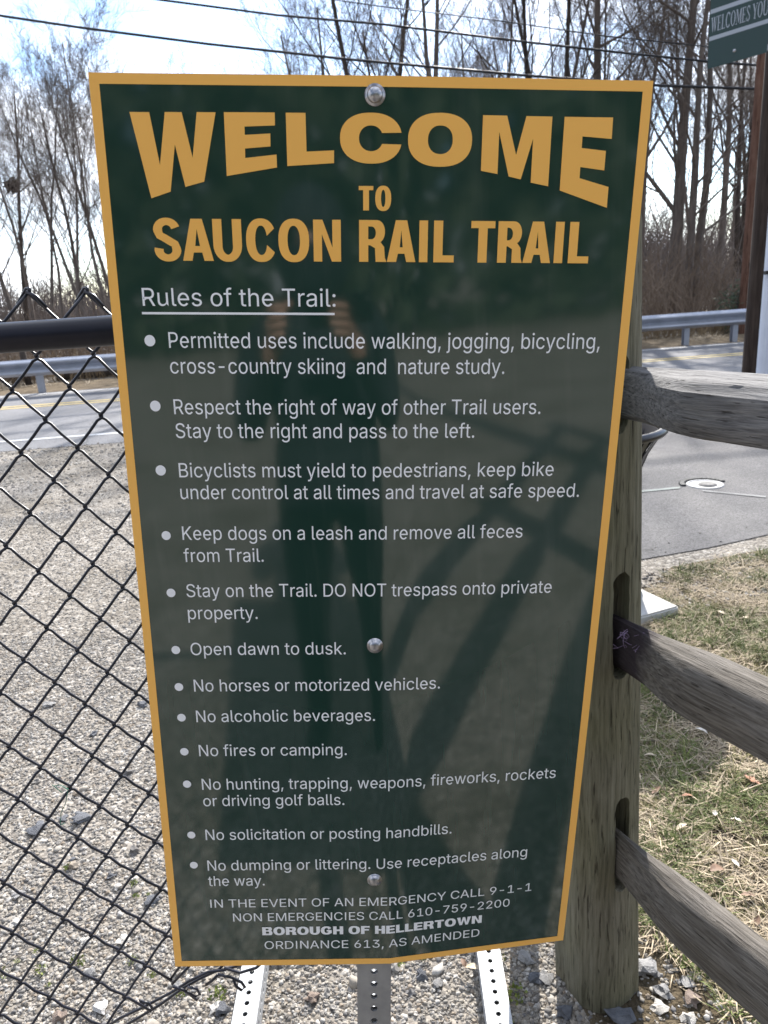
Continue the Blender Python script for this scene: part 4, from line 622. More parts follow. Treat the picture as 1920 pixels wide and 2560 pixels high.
# ---- perforated square tubes
M_galv = mat('galvanised_steel', (0.30, 0.31, 0.33), (0.42, 0.43, 0.45), scale=18, rough=0.5, metal=0.75, detail=8, bump=0.1)
M_galv2 = mat('galvanised_bright', (0.38, 0.39, 0.40), (0.50, 0.51, 0.52), scale=14, rough=0.6, metal=0.3, detail=8, bump=0.1)
def perf_tube(name, p0, p1, upv, wd, m, parent, first=0.5, pitch=0.0254, hr=0.0056):
    p0 = Vector(p0); p1 = Vector(p1); Ln = (p1 - p0).length; n_ = int(Ln / pitch); Mx = frame(p0, p1 - p0, upv)
    mb = MB(); NS = 12
    for side in range(4):
        rot = Matrix.Rotation(R(90 * side), 4, 'X')
        for k in range(n_):
            x0 = k * pitch; x1 = x0 + pitch; cx_ = (x0 + x1) / 2; hw = wd / 2
            sq = []; ho = []; hi_ = []
            for q in range(NS):
                a = 2 * math.pi * (q + .5) / NS; c, s_ = math.cos(a), math.sin(a)
                tt = min((pitch / 2) / abs(c) if abs(c) > 1e-6 else 9, hw / abs(s_) if abs(s_) > 1e-6 else 9)
                sq.append((cx_ + c * tt, s_ * tt)); ho.append((cx_ + c * hr, s_ * hr))
            # corners
            cor = [(x1, hw), (x0, hw), (x0, -hw), (x1, -hw)]
            v = [Vector((a, b_, hw)) for a, b_ in sq] + [Vector((a, b_, hw)) for a, b_ in ho] + [Vector((a, b_, hw - .003)) for a, b_ in ho] + [Vector((a, b_, hw)) for a, b_ in cor]
            fs = []
            for q in range(NS):
                q2 = (q + 1) % NS; a = (sq[q], sq[q2]); ci = None
                for z_, cc in enumerate(cor):
                    onx = lambda P: abs(P[0] - cc[0]) < 1e-7; ony = lambda P: abs(P[1] - cc[1]) < 1e-7
                    if (onx(a[0]) and ony(a[1])) or (ony(a[0]) and onx(a[1])): ci = z_
                if ci is None: fs.append((q, q2, NS + q2, NS + q))
                else: fs.append((q, 3 * NS + ci, q2, NS + q2, NS + q))
                fs.append((NS + q, NS + q2, 2 * NS + q2, 2 * NS + q))
            mb.add([Mx @ rot @ p for p in v], fs)
    bmx = mb.mesh(name, False, parent_loc(parent)); bm = bmesh.new(); bm.from_mesh(bmx); bmesh.ops.remove_doubles(bm, verts=bm.verts[:], dist=1e-5); bmesh.ops.recalc_face_normals(bm, faces=bm.faces[:]); bm.to_mesh(bmx); bm.free()
    return link(name, bmx, m, parent)
pt = SP(.3054, -.004, -.0315); pb_ = SP(.3054, 1.72, -.0315)
q0 = SO + SU * .3062 + SV * 1.76 + Vector((0, .031, 0)); q1 = SO + SU * .3056 + SV * .004 + Vector((0, .031, 0))
perf_tube('post', q0, q1, (0, -1, 0), .053, M_galv, sign)
def lie(pxa, pxb, z=.052):
    a = G(*pxa, z=z); b_ = G(*pxb, z=z); return a, b_
la, lb = lie((609, 2560), (632, 2420)); dL = (lb - la).normalized()
ra, rb = lie((1250, 2560), (1222, 2380)); dR = (rb - ra).normalized()
for a, d in ((la, dL), (ra, dR)):
    d = Vector((d.x, d.y, 0)).normalized(); c = Vector((a.x, a.y, .027)); perf_tube('base_tube', c - d * .55, c + d * .42, (0, 0, 1), .052, M_galv2, sign)
cl = la + dL * .36; cr_ = ra + dR * .36
perf_tube('cross_tube', (cl.x - .02, cl.y, .081), (cr_.x + .02, cl.y, .081), (0, 0, 1), .052, M_galv2, sign)

# ================================================================== split-rail fence
M_post = wood_mat('weathered_post', (0.085, 0.077, 0.055), (0.16, 0.146, 0.108), (0.24, 0.22, 0.17), 'Z', 170, (0.84, 0.86, 0.70))
M_rail = wood_mat('weathered_rail', (0.085, 0.083, 0.085), (0.15, 0.147, 0.15), (0.27, 0.265, 0.26), 'X', 260, (0.88, 0.86, 0.84))
M_rail2 = wood_mat('weathered_rail_brown', (0.075, 0.064, 0.054), (0.125, 0.112, 0.098), (0.225, 0.205, 0.185), 'X', 240, (0.8, 0.78, 0.74))
M_rail3 = wood_mat('weathered_rail_stained', (0.075, 0.064, 0.054), (0.125, 0.112, 0.098), (0.225, 0.205, 0.185), 'X', 240, (0.8, 0.78, 0.74), stain=(.165, (.022, .014, .022)))
PC = Vector((0.392, 1.285, 0)); RD = Vector((.45, -.893, 0)).normalized(); RN = Vector((-RD.y, RD.x, 0))   # RN points to the right of the rail
RN = Vector((.893, .45, 0)).normalized()
srf = empty('split_rail_fence', PC, 'weathered grey split-rail fence with mortised post right of the green sign', 'fence')
def slot(z0, z1, wd=.037):
    mb = MB(); r = wd / 2; pr = []
    for k in range(9): a = R(180 * k / 8); pr.append((r * math.cos(a), z1 - r + r * math.sin(a)))
    for k in range(9): a = R(180 + 180 * k / 8); pr.append((r * math.cos(a), z0 + r + r * math.sin(a)))
    P_ = []
    for k in range(len(pr)):
        a_, b_ = pr[k], pr[(k + 1) % len(pr)]; m_ = max(1, int(math.hypot(b_[0] - a_[0], b_[1] - a_[1]) / .012)); P_ += [(a_[0] + (b_[0] - a_[0]) * q / m_, a_[1] + (b_[1] - a_[1]) * q / m_) for q in range(m_)]
    pr = [(x * (1 + .16 * noise.noise(Vector((x * 40, y * 35, z0)))) + .0018 * noise.noise(Vector((x * 200, y * 160, 3))), y + .003 * noise.noise(Vector((x * 90, y * 30, z1)))) for x, y in P_]
    n_ = len(pr); v = [Vector((x, y, z)) for x in (-.2, .2) for y, z in pr]
    Mx = frame((0, 0, 0), RD, (0, 0, 1)); mb.add([Mx @ p for p in v], [tuple(range(n_))[::-1], tuple(range(n_, 2 * n_))] + [(k, (k + 1) % n_, n_ + (k + 1) % n_, n_ + k) for k in range(n_)])
    return mb.mesh('slot')
def wood_post(name, base, H, lean, seed, parent, slots=True, half=.0705):
    NS, NZ = 56, 70; mb = MB(); ang = math.atan2(RD.y, RD.x)
    for j in range(NZ + 1):
        z = -.12 + (H + .12) * j / NZ; dome = 1.0 if j < NZ - 3 else 1 - (j - NZ + 3) * .06
        for i in range(NS):
            a = 2 * math.pi * i / NS; c, s_ = math.cos(a), math.sin(a); e = 3.4
            x = half * math.copysign(abs(c) ** (2 / e), c); y = half * 1.04 * math.copysign(abs(s_) ** (2 / e), s_)
            nn = noise.noise(Vector((c * 2.2 + seed, s_ * 2.2, z * .9))) * .007 + noise.noise(Vector((c * 14 + seed, s_ * 14, z * 2))) * .0018
            k = (1 + nn / half) * dome * (1 + .05 * (1 - z / H))
            mb.v.append(((x * math.cos(ang) - y * math.sin(ang)) * k + lean * z, (x * math.sin(ang) + y * math.cos(ang)) * k, z))
    for j in range(NZ):
        for i in range(NS): i2 = (i + 1) % NS; mb.f.append((j * NS + i, j * NS + i2, (j + 1) * NS + i2, (j + 1) * NS + i))
    mb.f.append(tuple(reversed(range(NS)))); mb.f.append(tuple(NZ * NS + i for i in range(NS)))
    me = mb.mesh(name); o = link(name, me, M_post, parent); o.location = Vector(base) - (parent_loc(parent) if parent else Vector())
    if slots:
        tmp = []
        for z0, z1 in ((.305, .525), (.785, .995), (1.245, 1.375)):
            c = bpy.data.objects.new('cut', slot(z0, z1)); COL.objects.link(c); c.location = Vector(base) + Vector((lean * (z0 + z1) / 2, 0, 0)); tmp.append(c)
            md = o.modifiers.new('b', 'BOOLEAN'); md.operation = 'DIFFERENCE'; md.solver = 'EXACT'; md.object = c
        bpy.context.view_layer.update(); dg = bpy.context.evaluated_depsgraph_get()
        me2 = bpy.data.meshes.new_from_object(o.evaluated_get(dg)); o.modifiers.clear(); o.data = me2
        for c in tmp: bpy.data.objects.remove(c)
        sm(me2, 50)
    else: sm(me, 50)
    return o
wood_post('post', PC + Vector((.015, 0, 0)), 1.66, -.030, 1.0, srf)
def resample(pts, n_):
    P = [Vector(p) for p in pts]; P.append(P[0]); ls = [(P[i + 1] - P[i]).length for i in range(len(P) - 1)]; T = sum(ls); o = []
    for k in range(n_):
        d = T * k / n_; i = 0
        while d > ls[i]: d -= ls[i]; i += 1
        o.append(P[i].lerp(P[i + 1], d / ls[i]))
    return o
def rail(zb, sec, seed, m, L0=-.10, L1=2.2, droop=0.0, parent=srf, base=PC):
    NS, NX = 72, 240; q = resample(sec, NS); mb = MB(); cy = sum(p.x for p in q) / NS; cz = sum(p.y for p in q) / NS
    for j in range(NX + 1):
        s = L0 + (L1 - L0) * (j / NX) ** 1.25; t = min(1, max(0, (s - .05) / .21)); t = t * t * (3 - 2 * t)
        t2 = min(1, max(0, (L1 - .05 - s) / .2)); t = min(t, t2)
        for i, p in enumerate(q):
            y = p.x * t + (1 - t) * (p.x - cy) * .026 / .10; z = cz + (p.y - cz) * (.94 + .06 * t)
            ru = .0035 if i % 1 == 0 else 0
            d = noise.noise(Vector((s * 3 + seed, p.x * 22, p.y * 22))) * .004 * t + noise.noise(Vector((s * 5, p.x * 110 + seed, p.y * 110))) * .0022 + abs(noise.noise(Vector((s * 10, p.x * 170, p.y * 170 + seed)))) * .0018
            r = Vector((y - cy * t, z - cz)); r = r.normalized() * d if r.length > 1e-6 else r
            mb.v.append((s, y + r.x, z + r.y + droop * s * s))
    for j in range(NX):
        for i in range(NS): i2 = (i + 1) % NS; mb.f.append((j * NS + i, j * NS + i2, (j + 1) * NS + i2, (j + 1) * NS + i))
    mb.f.append(tuple(reversed(range(NS)))); mb.f.append(tuple(NX * NS + i for i in range(NS)))
    me = mb.mesh('rail'); bm = bmesh.new(); bm.from_mesh(me); bmesh.ops.recalc_face_normals(bm, faces=bm.faces[:]); bm.to_mesh(me); bm.free(); sm(me, 45)
    o = link('rail', me, m, parent); x = RD; y_ = Vector((-RN.x, -RN.y, 0)) ; 
    # local X along the rail, local Y to the right (RN), local Z up
    o.matrix_local = Matrix(((RD.x, RN.x, 0, 0), (RD.y, RN.y, 0, 0), (0, 0, 1, zb), (0, 0, 0, 1))) if parent is not None else o.matrix_local
    return o
r1 = rail(1.272, [(-.088, .066), (-.070, .079), (-.01, .083), (.040, .078), (.045, .02), (.02, .0), (-.03, -.008), (-.078, .004), (-.09, .03)], 3.1, M_rail); r1['label'] = 'top rail with bleached sunlit upper face'
r2 = rail(.808, [(-.052, .078), (-.038, .094), (-.008, .098), (.036, .085), (.052, .04), (.03, .0), (-.02, -.010), (-.054, .010), (-.058, .045)], 7.7, M_rail3); r2['label'] = 'middle rail with ridged grain and splintered tip'
r3 = rail(.338, [(-.034, .098), (-.022, .108), (-.002, .113), (.030, .092), (.044, .05), (.03, .0), (-.01, -.008), (-.040, .006), (-.046, .05)], 12.3, M_rail2); r3['label'] = 'bottom rail with a long crack along its top edge'
P2 = PC + RD * 2.25
wood_post('post', P2, 1.42, .01, 5.0, srf, False)
for zb, sd in ((1.255, 21), (.79, 25), (.33, 29)):
    o = rail(zb, [(-.05, .07), (0, .09), (.045, .07), (.05, .02), (0, -.005), (-.05, .01)], sd, M_rail, 2.15, 4.5)
wood_post('post', PC + RD * 4.6, 1.42, .0, 8.0, srf, False)
# strands of wool-like fuzz snagged on the middle rail end
fz = MB(); rnd = random.Random(3)
for k in range(9):
    s = .08 + .05 * rnd.random(); p = PC + RD * s + RN * (-.025 - .01 * rnd.random()) + Vector((0, 0, .87 + .03 * rnd.random())); pts = [p]
    for q in range(5): p = p + Vector((rnd.uniform(-.012, .012), rnd.uniform(-.008, .004), rnd.uniform(-.012, .010))); pts.append(p)
    fz.tube(pts, .0004, 4)
tag(fz.build('thread_tuft', mat('purple_thread', (0.28, 0.20, 0.32), rough=0.9), None, True), 'few pale purple threads snagged on the end of the middle rail', 'thread')

# ================================================================== concrete pad and litter bin
pad_c = G(1698, 1538); pa = (G(1588, 1485) - pad_c).normalized(); pbv = (G(1588, 1558) - pad_c).normalized(); pbv = (pbv - pa * pbv.dot(pa)).normalized()
c4 = [pad_c, pad_c + pa * .95, pad_c + pa * .95 + pbv * .95, pad_c + pbv * .95]
bm = bmesh.new(); lo_ = [bm.verts.new((p.x, p.y, -.03)) for p in c4]; f = bm.faces.new(lo_); ex = bmesh.ops.extrude_face_region(bm, geom=[f]); [setattr(v.co, 'z', .045) for v in ex['geom'] if isinstance(v, bmesh.types.BMVert)]
bmesh.ops.recalc_face_normals(bm, faces=bm.faces[:]); bmesh.ops.bevel(bm, geom=[e for e in bm.edges], offset=.008, segments=2, affect='EDGES'); me = bpy.data.meshes.new('concrete_pad'); bm.to_mesh(me); bm.free()
o = link('concrete_pad', me, mat('pale_concrete', (0.42, 0.41, 0.39), (0.52, 0.51, 0.49), scale=9, rough=0.9, bump=.3, bscale=120, bdist=.003)); tag(o, 'square pale concrete pad in the grass under the black litter bin', 'concrete pad')
bc = (c4[0] + c4[2]) / 2; bc = Vector((.985, 3.45, .045))
bn = empty('litter_bin', bc, 'black metal slatted litter bin with flared rim standing on the concrete pad', 'litter bin'); M_bin = mat('bin_black_paint', (0.012, 0.012, 0.016), (0.02, 0.02, 0.026), scale=30, rough=0.3)
ring = lambda r, z, t=.008: [bc + Vector((r * math.cos(2 * math.pi * k / 40), r * math.sin(2 * math.pi * k / 40), z)) for k in range(41)]
MB().tube(ring(.335, .765), .020, 10, False).build('rim', M_bin, bn, True)
MB().tube(ring(.235, .10), .012, 8, False).build('hoop', M_bin, bn, True); MB().tube(ring(.235, .55), .012, 8, False).build('hoop', M_bin, bn, True)
for k in range(26):
    a = 2 * math.pi * k / 26; c, s_ = math.cos(a), math.sin(a)
    sl_ = MB(); pf = [(.232, .03), (.232, .56), (.27, .66), (.332, .765)]
    for (ra_, za), (rb_, zb) in zip(pf, pf[1:]):
        t_ = Vector((-s_, c, 0)) * .018; A = bc + Vector((ra_ * c, ra_ * s_, za)); B = bc + Vector((rb_ * c, rb_ * s_, zb)); nrm_ = Vector((c, s_, 0)) * .004
        sl_.add([A - t_, A + t_, B + t_, B - t_, A - t_ + nrm_, A + t_ + nrm_, B + t_ + nrm_, B - t_ + nrm_], [(0, 1, 2, 3), (7, 6, 5, 4), (0, 3, 7, 4), (1, 5, 6, 2), (0, 4, 5, 1), (3, 2, 6, 7)])
    sl_.build('slat', M_bin, bn)
MB().lathe([(0, .02), (.222, .02), (.222, .56), (.262, .67), (.318, .76), (.305, .76), (.25, .67), (.205, .55), (.205, .03)], 32, Matrix.Translation(bc)).build('liner', mat('bin_liner', (0.012, .012, .015), rough=.95, spec=.05), bn, True)

# ================================================================== guardrail beyond the road
M_gg = mat('guardrail_steel', (0.36, 0.38, 0.43), (0.44, 0.46, 0.52), scale=4, rough=0.5, metal=0.55, detail=8)
ga = G(105, 983); gb = G(1715, 863); gd = (gb - ga).normalized(); gx = Vector((gd.y, -gd.x, 0))     # gx faces the road / camera
gr = empty('guardrail', (ga.x, ga.y, 0), 'long galvanised steel guardrail along the far side of the road', 'guardrail')
prof = [(.0, .0), (.012, .01), (.075, .045), (.085, .065), (.075, .09), (.012, .135), (.0, .155), (.012, .175), (.075, .22), (.085, .245), (.075, .265), (.012, .30), (0, .31)]
mb = MB(); st = [ga + gd * s for s in (-30, -20, -10, -4, 0, 4, 8, 12, 16, 22, 30, 45)]
for p in st:
    for off, z in prof: mb.v.append(tuple(p + gx * (off + .06) + Vector((0, 0, .345 + z))))
    for off, z in prof[::-1]: mb.v.append(tuple(p + gx * (off + .056) + Vector((0, 0, .345 + z))))
npf = 2 * len(prof)
for j in range(len(st) - 1):
    for i in range(npf): i2 = (i + 1) % npf; mb.f.append((j * npf + i, j * npf + i2, (j + 1) * npf + i2, (j + 1) * npf + i))
o = mb.build('beam', M_gg, gr); bm = bmesh.new(); bm.from_mesh(o.data); bmesh.ops.recalc_face_normals(bm, faces=bm.faces[:]); bm.to_mesh(o.data); bm.free()
pm = None
for px in [(-1020, 1068), (-800, 1050), (-500, 1030), (-160, 1004), (105, 983), (420, 960), (700, 938), (980, 917), (1270, 896), (1475, 881), (1596, 872), (1715, 863), (1836, 854), (1960, 845), (2100, 835), (2240, 825)]:
    g_ = G(*px); s = (g_ - ga).dot(gd); p = ga + gd * s
    if pm is None:
        mb = MB(); Mx = Matrix.Rotation(math.atan2(gd.y, gd.x), 4, 'Z')
        mb.box((0, -.015, .25), (.11, .006, .78), Mx); mb.box((0, .095, .25), (.11, .006, .78), Mx); mb.box((0, .04, .25), (.006, .104, .78), Mx); pm = mb.mesh('post')
        pm.materials.append(M_gg)
    o = link('post', pm, None, gr); o.location = p - gr.location + Vector((0, 0, 0))
    q = MB().lathe([(.016, 0), (.014, .007), (0, .009)], 8, Matrix.Translation(p + gx * .068 + Vector((0, 0, .50))) @ Matrix.Rotation(math.atan2(gd.y, gd.x), 4, 'Z') @ Matrix.Rotation(R(90), 4, 'X')).build('bolt', M_gg, o)

# ================================================================== poles, wires, banner sign
M_pole = wood_mat('pole_wood', (0.022, 0.015, 0.012), (0.045, 0.032, 0.026), (0.08, 0.06, 0.048), 'Z', 30, (0.8, 0.75, 0.7))
M_pole2 = wood_mat('pole_wood_reddish', (0.07, 0.035, 0.022), (0.13, 0.07, 0.05), (0.19, 0.115, 0.085), 'Z', 30, (0.8, 0.7, 0.65))
def pole(px, Yd, r, H, m, label):
    a = AT(px[0], px[1], Yd); x = a.x + r
    o = link('utility_pole', MB().tube([(0, 0, -.5), (0, 0, H * .5), (0, 0, H)], [r * 1.03, r * .93, r * .8], 28).mesh('utility_pole', True), m); o.location = (x, Yd, 0); sm(o.data, 50)
    return tag(o, label, 'utility pole'), x
up, upx = pole((1858, 929), 8.1, .135, 12, M_pole, 'dark brown wooden utility pole with a lit left edge, nearest the driveway')
up2, upx2 = pole((1850, 745), 17.6, .15, 11, M_pole2, 'reddish brown wooden pole across the road behind the guardrail')
# pale guard post with a strap, in front of the dark pole
gl = AT(1896, 929, 7.75); gp = empty('pale_marker_post', (gl.x + .15, 7.75, 0), 'tall pale blue-grey plastic sleeve strapped to the front of the dark pole', 'marker post')
M_pale = mat('pale_plastic', (0.60, 0.64, 0.74), (0.66, 0.70, 0.80), scale=5, rough=0.5)
mb = MB(); prof2 = []
for k in range(13): a = R(180 + 180 * k / 12); prof2.append((.15 * math.cos(a), .11 * math.sin(a)))
for z in (0.0, 2.7):
    for x, y in prof2: mb.v.append((gl.x + .15 + x, 7.80 + y, z))
n_ = len(prof2)
for k in range(n_): k2 = (k + 1) % n_; mb.f.append((k, k2, n_ + k2, n_ + k))
mb.f.append(tuple(range(n_, 2 * n_))); mb.build('sleeve', M_pale, gp)
cp = AT(1900, 683, 7.68); MB().box((gl.x + .10, 7.72, cp.z), (.26, .05, .035)).build('strap', M_bin, gp)
# banner sign hung on the pole: oblique, right side nearer
NLw = 7.95
bA = AT(1768, 173, 7.95); bB = AT(1888, 137, 7.60)
_d = ray(1917, 131); bB = EYE + _d * ((bA.z - 1.5) / _d.z); hx = Vector((bB.x - bA.x, bB.y - bA.y, 0))
# width direction from the two bottom corners; keep it level
hxn = hx.normalized()
bW = hx.length; bL = Vector((bA.x, bA.y, bA.z))
bs = empty('welcome_banner_sign', (bL.x, bL.y, bL.z), 'dark green sign with two pale stripes hanging high on the pole', 'sign')
bnv = Vector((hxn.y, -hxn.x, 0))
def BP(u, v, h=0.0): return bL + hxn * u + Vector((0, 0, 1)) * v + bnv * h
M_bg = gloss_mat('banner_green', (0.012, 0.040, 0.040), 0.3, 0.4)
M_bw = gloss_mat('banner_grey_white', (0.36, 0.40, 0.46), 0.4, 0.3)
mb = MB(); cs_ = [BP(0, 0, 0), BP(bW, 0, 0), BP(bW, 1.2, 0), BP(0, 1.2, 0)]; cb_ = [p - bnv * .003 for p in cs_]
mb.add(cs_ + cb_, [(0, 1, 2, 3), (7, 6, 5, 4), (0, 4, 5, 1), (1, 5, 6, 2), (2, 6, 7, 3), (3, 7, 4, 0)]).build('panel', M_bg, bs)
pxu = .153 / 1   # lettering below uses metres on the panel
for v0, v1 in ((.232, .266), (.455, .490)):
    MB().add([BP(.004, v0, .002), BP(bW - .004, v0, .002), BP(bW - .004, v1, .002), BP(.004, v1, .002)], [(0, 1, 2, 3)]).build('stripe', M_bw, bs)
def serif(c):
    T, t, sf = .17, .055, .05   # thick, thin, serif
    def bar(x0, x1, y0, y1): return [(x0, y0), (x1, y0), (x1, y1), (x0, y1)]
    def stem(x, w_, y0=0, y1=1): return [bar(x, x + w_, y0, y1), bar(x - .07, x + w_ + .07, y0, y0 + sf), bar(x - .07, x + w_ + .07, y1 - sf, y1)]
    if c == 'W': return 1.25, [[(.10, 1), (.28, 1), (.46, .22), (.42, 0), (.36, 0)], [(.58, 1), (.64, 1), (.44, .05), (.42, 0), (.38, .1)], [(.56, 1), (.74, 1), (.90, .22), (.86, 0), (.80, 0)], [(1.08, 1), (1.14, 1), (.88, .05), (.86, 0), (.83, .12)], bar(.02, .36, 1 - sf, 1), bar(.5, .82, 1 - sf, 1), bar(.98, 1.24, 1 - sf, 1)]
    if c == 'E': return .8, stem(.1, T) + [bar(.2, .68, 0, sf), bar(.2, .66, 1 - sf, 1), bar(.2, .52, .48, .48 + sf), bar(.64, .68, 0, .24), bar(.62, .66, .76, 1), bar(.49, .52, .38, .63)]
    if c == 'L': return .78, stem(.1, T) + [bar(.2, .68, 0, sf), bar(.64, .68, 0, .26)]
    if c == 'Y': return .88, stem(.36, T, 0, .5)[:2] + [[(.06, 1), (.24, 1), (.53, .5), (.36, .45)], [(.74, 1), (.80, 1), (.53, .46), (.46, .5)], bar(0, .32, 1 - sf, 1), bar(.62, .9, 1 - sf, 1)]
    if c == 'U': return .92, [bar(.1, .1 + T, .3, 1), bar(.76, .76 + t, .3, 1), bar(.02, .36, 1 - sf, 1), bar(.66, .9, 1 - sf, 1), ribbon([(.185, .32), (.21, .16), (.32, .05), (.48, .03), (.66, .07), (.76, .18), (.787, .32)], T * .9, .07)]
    if c == 'M': return 1.12, [bar(.12, .12 + t, 0, 1), bar(.82, .82 + T, 0, 1), [(.12, 1), (.30, 1), (.58, .25), (.52, .05)], [(.86, 1), (.92, .9), (.55, .05), (.52, .12)], bar(.02, .28, 0, sf), bar(.74, 1.06, 0, sf), bar(.02, .28, 1 - sf, 1), bar(.8, 1.06, 1 - sf, 1)]
    if c == 'O': return .98, [('ring', ell(.47, .5, .43, .52, 30, 2), ell(.47, .5, .26, .47, 30, 2))]
    if c == 'C': return .92, [ribbon([(.46 + .36 * math.cos(R(a)), .5 + .49 * math.sin(R(a))) for a in range(40, 321, 14)], T * 1.05, .06), bar(.74, .78, .68, 1)]
    if c == 'S': return .74, [ribbon([(.34 + .22 * math.cos(R(a)), .76 + .22 * math.sin(R(a))) for a in range(20, 200, 20)] + [(.3, .56), (.42, .46)] + [(.34 + .24 * math.cos(R(a)), .25 + .23 * math.sin(R(a))) for a in range(30, -190, -20)], .14, .07), bar(.55, .59, .70, 1), bar(.09, .13, 0, .32)]
x = 0; cs = []
for c in 'WELCOMES YOU':
    if c == ' ': x += .35; continue
    wd, sh = serif(c)
    for s_ in sh:
        if s_[0] == 'ring': cs += [[(p[0] + x, p[1]) for p in s_[1]], [(p[0] + x, p[1]) for p in s_[2]]]
        else: cs.append([(p[0] + x, p[1]) for p in s_])
    x += wd
TW = x; k_ = (bW - .03) / TW
# every stroke is its own face so that overlapping serifs do not cancel; rings keep their hole
i_ = 0; mbl = MB(); off = .003
while i_ < len(cs):
    c_ = cs[i_]
    isring = i_ + 1 < len(cs) and len(c_) == 30 and len(cs[i_ + 1]) == 30
    lv = .0025 + .0004 * (i_ % 5)
    Q = lambda p: BP(.016 + p[0] * k_, .30 + p[1] * .12, lv)
    if isring:
        a_, b_ = c_, cs[i_ + 1]; mbl.add([Q(p) for p in a_] + [Q(p) for p in b_], [(k, (k + 1) % 30, 30 + (k + 1) % 30, 30 + k) for k in range(30)]); i_ += 2; continue
    if len(c_) > 8:
        h_ = len(c_) // 2; mbl.add([Q(p) for p in c_], [(k, k + 1, len(c_) - 2 - k, len(c_) - 1 - k) for k in range(h_ - 1)])
    else: mbl.add([Q(p) for p in c_], [tuple(range(len(c_)))])
    i_ += 1
mbl.build('lettering', M_bw, bs)
bp_ = BP(bW * .46, .09, .0); MB().lathe([(.016, 0), (.012, .008), (0, .01)], 12, Matrix.Translation(bp_) @ Matrix.Rotation(math.atan2(hxn.y, hxn.x), 4, 'Z') @ Matrix.Rotation(R(90), 4, 'X')).build('bolt_head', M_bolt, bs, True)
MB().box((upx - .05, 8.0, bL.z + .16), (.4, .03, .05)).build('bracket', M_galv, bs); MB().box((upx - .05, 8.0, bL.z + .9), (.4, .03, .05)).build('bracket', M_galv, bs)
# overhead wires
M_wire = mat('cable_black', (0.015, 0.016, 0.02), rough=0.6)
def wire_through(pxs, Yl, Yr, r, label):
    P = []
    for x_, y_ in pxs:
        d = ray(x_, y_); m_ = (Yr - Yl) / (1920 * Yl / FPX); # vertical plane through the two ends
        A = AT(0, pxs[0][1], Yl); B = AT(1920, pxs[-1][1], Yr); nn = Vector((B.y - A.y, A.x - B.x, 0)); t_ = nn.dot(A - EYE) / nn.dot(d); P.append(EYE + d * t_)
    d0 = (P[0] - P[1]); d1 = (P[-1] - P[-2]); P = [P[0] + d0.normalized() * 60 + Vector((0, 0, 1.0))] + P + [P[-1] + d1.normalized() * 60 + Vector((0, 0, 1.0))]
    tag(MB().tube(P, r, 6).build('overhead_cable', M_wire, None, True), label, 'cable', 'overhead cables above the road')
wire_through([(0, 39), (202, 69), (521, 110), (868, 148), (1307, 188), (1654, 214), (1918, 223)], 24.2, 21, .034, 'lowest and thickest overhead cable, just above the top edge of the green sign')
wire_through([(405, 0), (694, 38), (960, 61), (1307, 104), (1539, 130), (1764, 153), (1918, 165)], 24.2, 21, .029, 'middle overhead cable passing behind the lower edge of the banner sign')
wire_through([(960, 17), (1250, 52), (1510, 90), (1764, 116), (1918, 138)], 24.4, 21.2, .014, 'thinnest overhead cable, the uppermost one crossing the right-hand treetops')
wire_through([(860, -260), (1250, -240), (1918, -215)], 22.5, 20.4, .03, 'overhead cable high above the road, the top one of the bundle')

